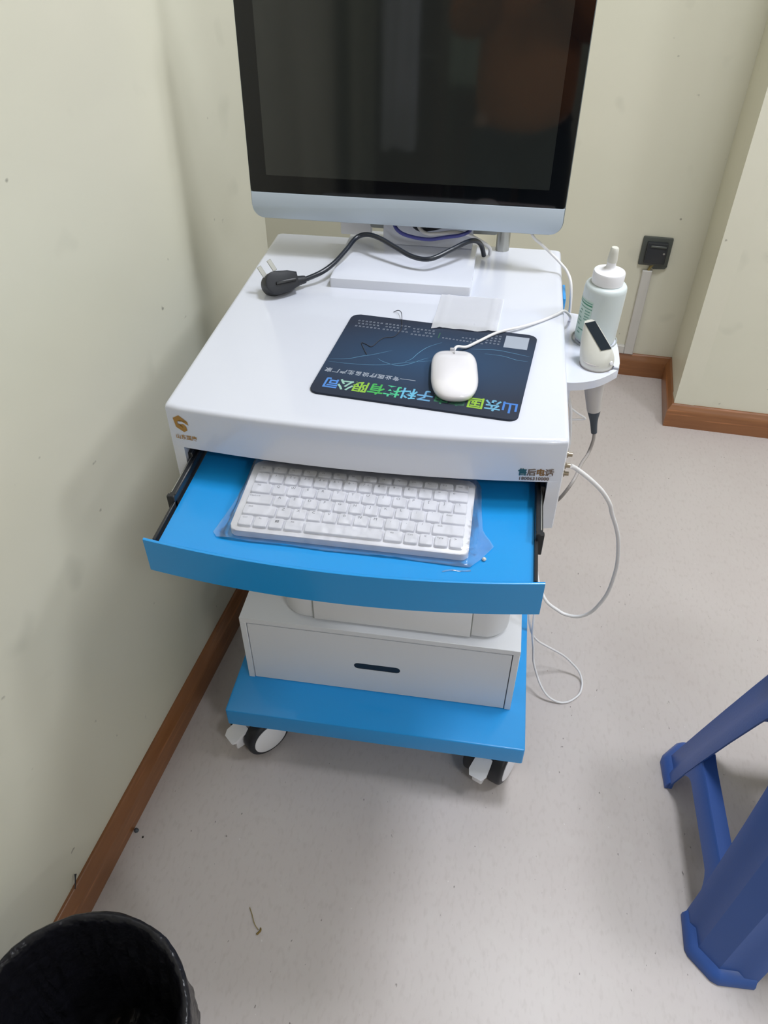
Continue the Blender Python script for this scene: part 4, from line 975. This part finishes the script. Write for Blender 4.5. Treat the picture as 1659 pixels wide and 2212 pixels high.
body = [((px, py, .92), (.14, .10)), ((px, py, 1.08), (.135, .10)), ((px, py + .01, 1.26), (.15, .11)), ((px, py, 1.39), (.10, .075)), ((px, py + .005, 1.46), .052), ((px, py + .02, 1.52), (.066, .072)), ((px, py + .025, 1.61), (.072, .085)), ((px, py + .015, 1.68), (.058, .070)),
        ((px - .09, py, .84), .085), ((px - .10, py + .01, .48), .058), ((px - .10, py - .01, .10), .040), ((px - .105, py + .07, .045), .036), ((px - .11, py + .15, .035), .028),
        ((px + .09, py, .84), .085), ((px + .10, py + .01, .48), .058), ((px + .10, py - .01, .10), .040), ((px + .105, py + .07, .045), .036), ((px + .11, py + .15, .035), .028),
        ((px - .17, py, 1.36), .055), ((px - .205, py + .04, 1.14), .043), ((.075, -.875, 1.335), .028), ((.068, -.830, 1.372), (.030, .018)),
        ((px + .17, py, 1.36), .055), ((px + .185, py + .05, 1.14), .043), ((.222, -.875, 1.335), .028), ((.224, -.830, 1.372), (.030, .018))]
bodyE = [(0, 1), (1, 2), (2, 3), (3, 4), (4, 5), (5, 6), (6, 7), (0, 8), (8, 9), (9, 10), (10, 11), (11, 12), (0, 13), (13, 14), (14, 15), (15, 16), (16, 17), (2, 18), (18, 19), (19, 20), (20, 21), (2, 22), (22, 23), (23, 24), (24, 25)]
skin_mesh('body', body, bodyE, 'skin', pe)
jk = [((px, py, .775), (.190, .150)), ((px, py, 1.08), (.165, .122)), ((px, py + .01, 1.26), (.172, .128)), ((px, py, 1.39), (.120, .09)), ((px, py + .003, 1.47), .078),
      ((px - .175, py, 1.36), .070), ((px - .208, py + .042, 1.14), .066), ((.083, -.900, 1.318), .047), ((px + .175, py, 1.36), .070), ((px + .187, py + .052, 1.14), .066), ((.218, -.900, 1.318), .047)]
skin_mesh('jacket', jk, [(0, 1), (1, 2), (2, 3), (3, 4), (2, 5), (5, 6), (6, 7), (2, 8), (8, 9), (9, 10)], 'jacket', pe)
tr_ = [((px, py, 1.00), (.150, .110)), ((px - .09, py, .80), .100), ((px - .10, py + .01, .48), .075), ((px - .10, py - .01, .10), .060), ((px + .09, py, .80), .100), ((px + .10, py + .01, .48), .075), ((px + .10, py - .01, .10), .060)]
skin_mesh('trousers', tr_, [(0, 1), (1, 2), (2, 3), (0, 4), (4, 5), (5, 6)], 'trousers', pe)
for s in (-1, 1):
    skin_mesh('shoe', [((px + s * .105, py + .0, .050), (.042, .045)), ((px + s * .108, py + .09, .042), (.044, .036)), ((px + s * .112, py + .17, .034), (.038, .028))], [(0, 1), (1, 2)], 'shoe', pe)
skin_mesh('hair', [((px, py - .005, 1.60), (.086, .085)), ((px, py + .005, 1.67), (.083, .090)), ((px, py + .035, 1.715), (.066, .062))], [(0, 1), (1, 2)], 'hair', pe)
for s in (-1, 1):
    lathe('eye', [(.0001, -.011), (.008, -.008), (.011, 0), (.008, .008), (.0001, .011)], 'cap', pe, 12, Matrix.Translation((px + s * .030, py + .092, 1.605)))
    lathe('iris', [(.0001, 0), (.0050, .0), (.0040, .0016), (.0001, .0022)], 'shoe', pe, 12, Matrix.Translation((px + s * .030, py + .1022, 1.605)) @ Matrix.Rotation(-PI / 2, 4, 'X'))
    skin_mesh('eyebrow', [((px + s * .014, py + .102, 1.628), .003), ((px + s * .032, py + .100, 1.632), .0035), ((px + s * .048, py + .088, 1.628), .0025)], [(0, 1), (1, 2)], 'hair', pe, 1)
    skin_mesh('ear', [((px + s * .074, py + .015, 1.575), .010), ((px + s * .080, py + .010, 1.600), .014), ((px + s * .078, py + .010, 1.622), .009)], [(0, 1), (1, 2)], 'skin', pe)
skin_mesh('nose', [((px, py + .100, 1.605), .009), ((px, py + .116, 1.580), .011), ((px, py + .122, 1.566), .013)], [(0, 1), (1, 2)], 'skin', pe)
skin_mesh('mouth', [((px - .022, py + .098, 1.535), .005), ((px, py + .104, 1.535), .008), ((px + .022, py + .098, 1.535), .005)], [(0, 1), (1, 2)], 'skin', pe)
# fingers: four on the back of the phone and a thumb on the near side, each side
for s, hx in ((-1, .070), (1, .222)):
    for f_i, ln in enumerate((.90, 1.0, .95, .78)):
        zf = 1.398 - f_i * .017
        skin_mesh('finger', [((hx, -.828, zf - .01), .0090), ((hx + s * -.004, -.800, zf), .0085), ((hx - s * .014 * ln, -.7905, zf + .002), .0080), ((hx - s * .030 * ln, -.7905, zf + .002), .0068)], [(0, 1), (1, 2), (2, 3)], 'skin', pe, 1)
    skin_mesh('thumb', [((hx, -.842, 1.366), .0110), ((hx - s * .010, -.836, 1.386), .0100), ((hx - s * .024, -.829, 1.405), .0085)], [(0, 1), (1, 2)], 'skin', pe, 1)
PH = Matrix.Translation((.1460, -.8080, 1.3950)) @ Matrix.Rotation(math.radians(90 - 41.0), 4, 'X')
ph = prism('phone', rrect(-.0375, .0375, -.080, .080, .010, 4), -.004, .004, 'black', None, .001, 1, PH)
tag(ph, 'dark phone held up in both hands of the person', 'phone')
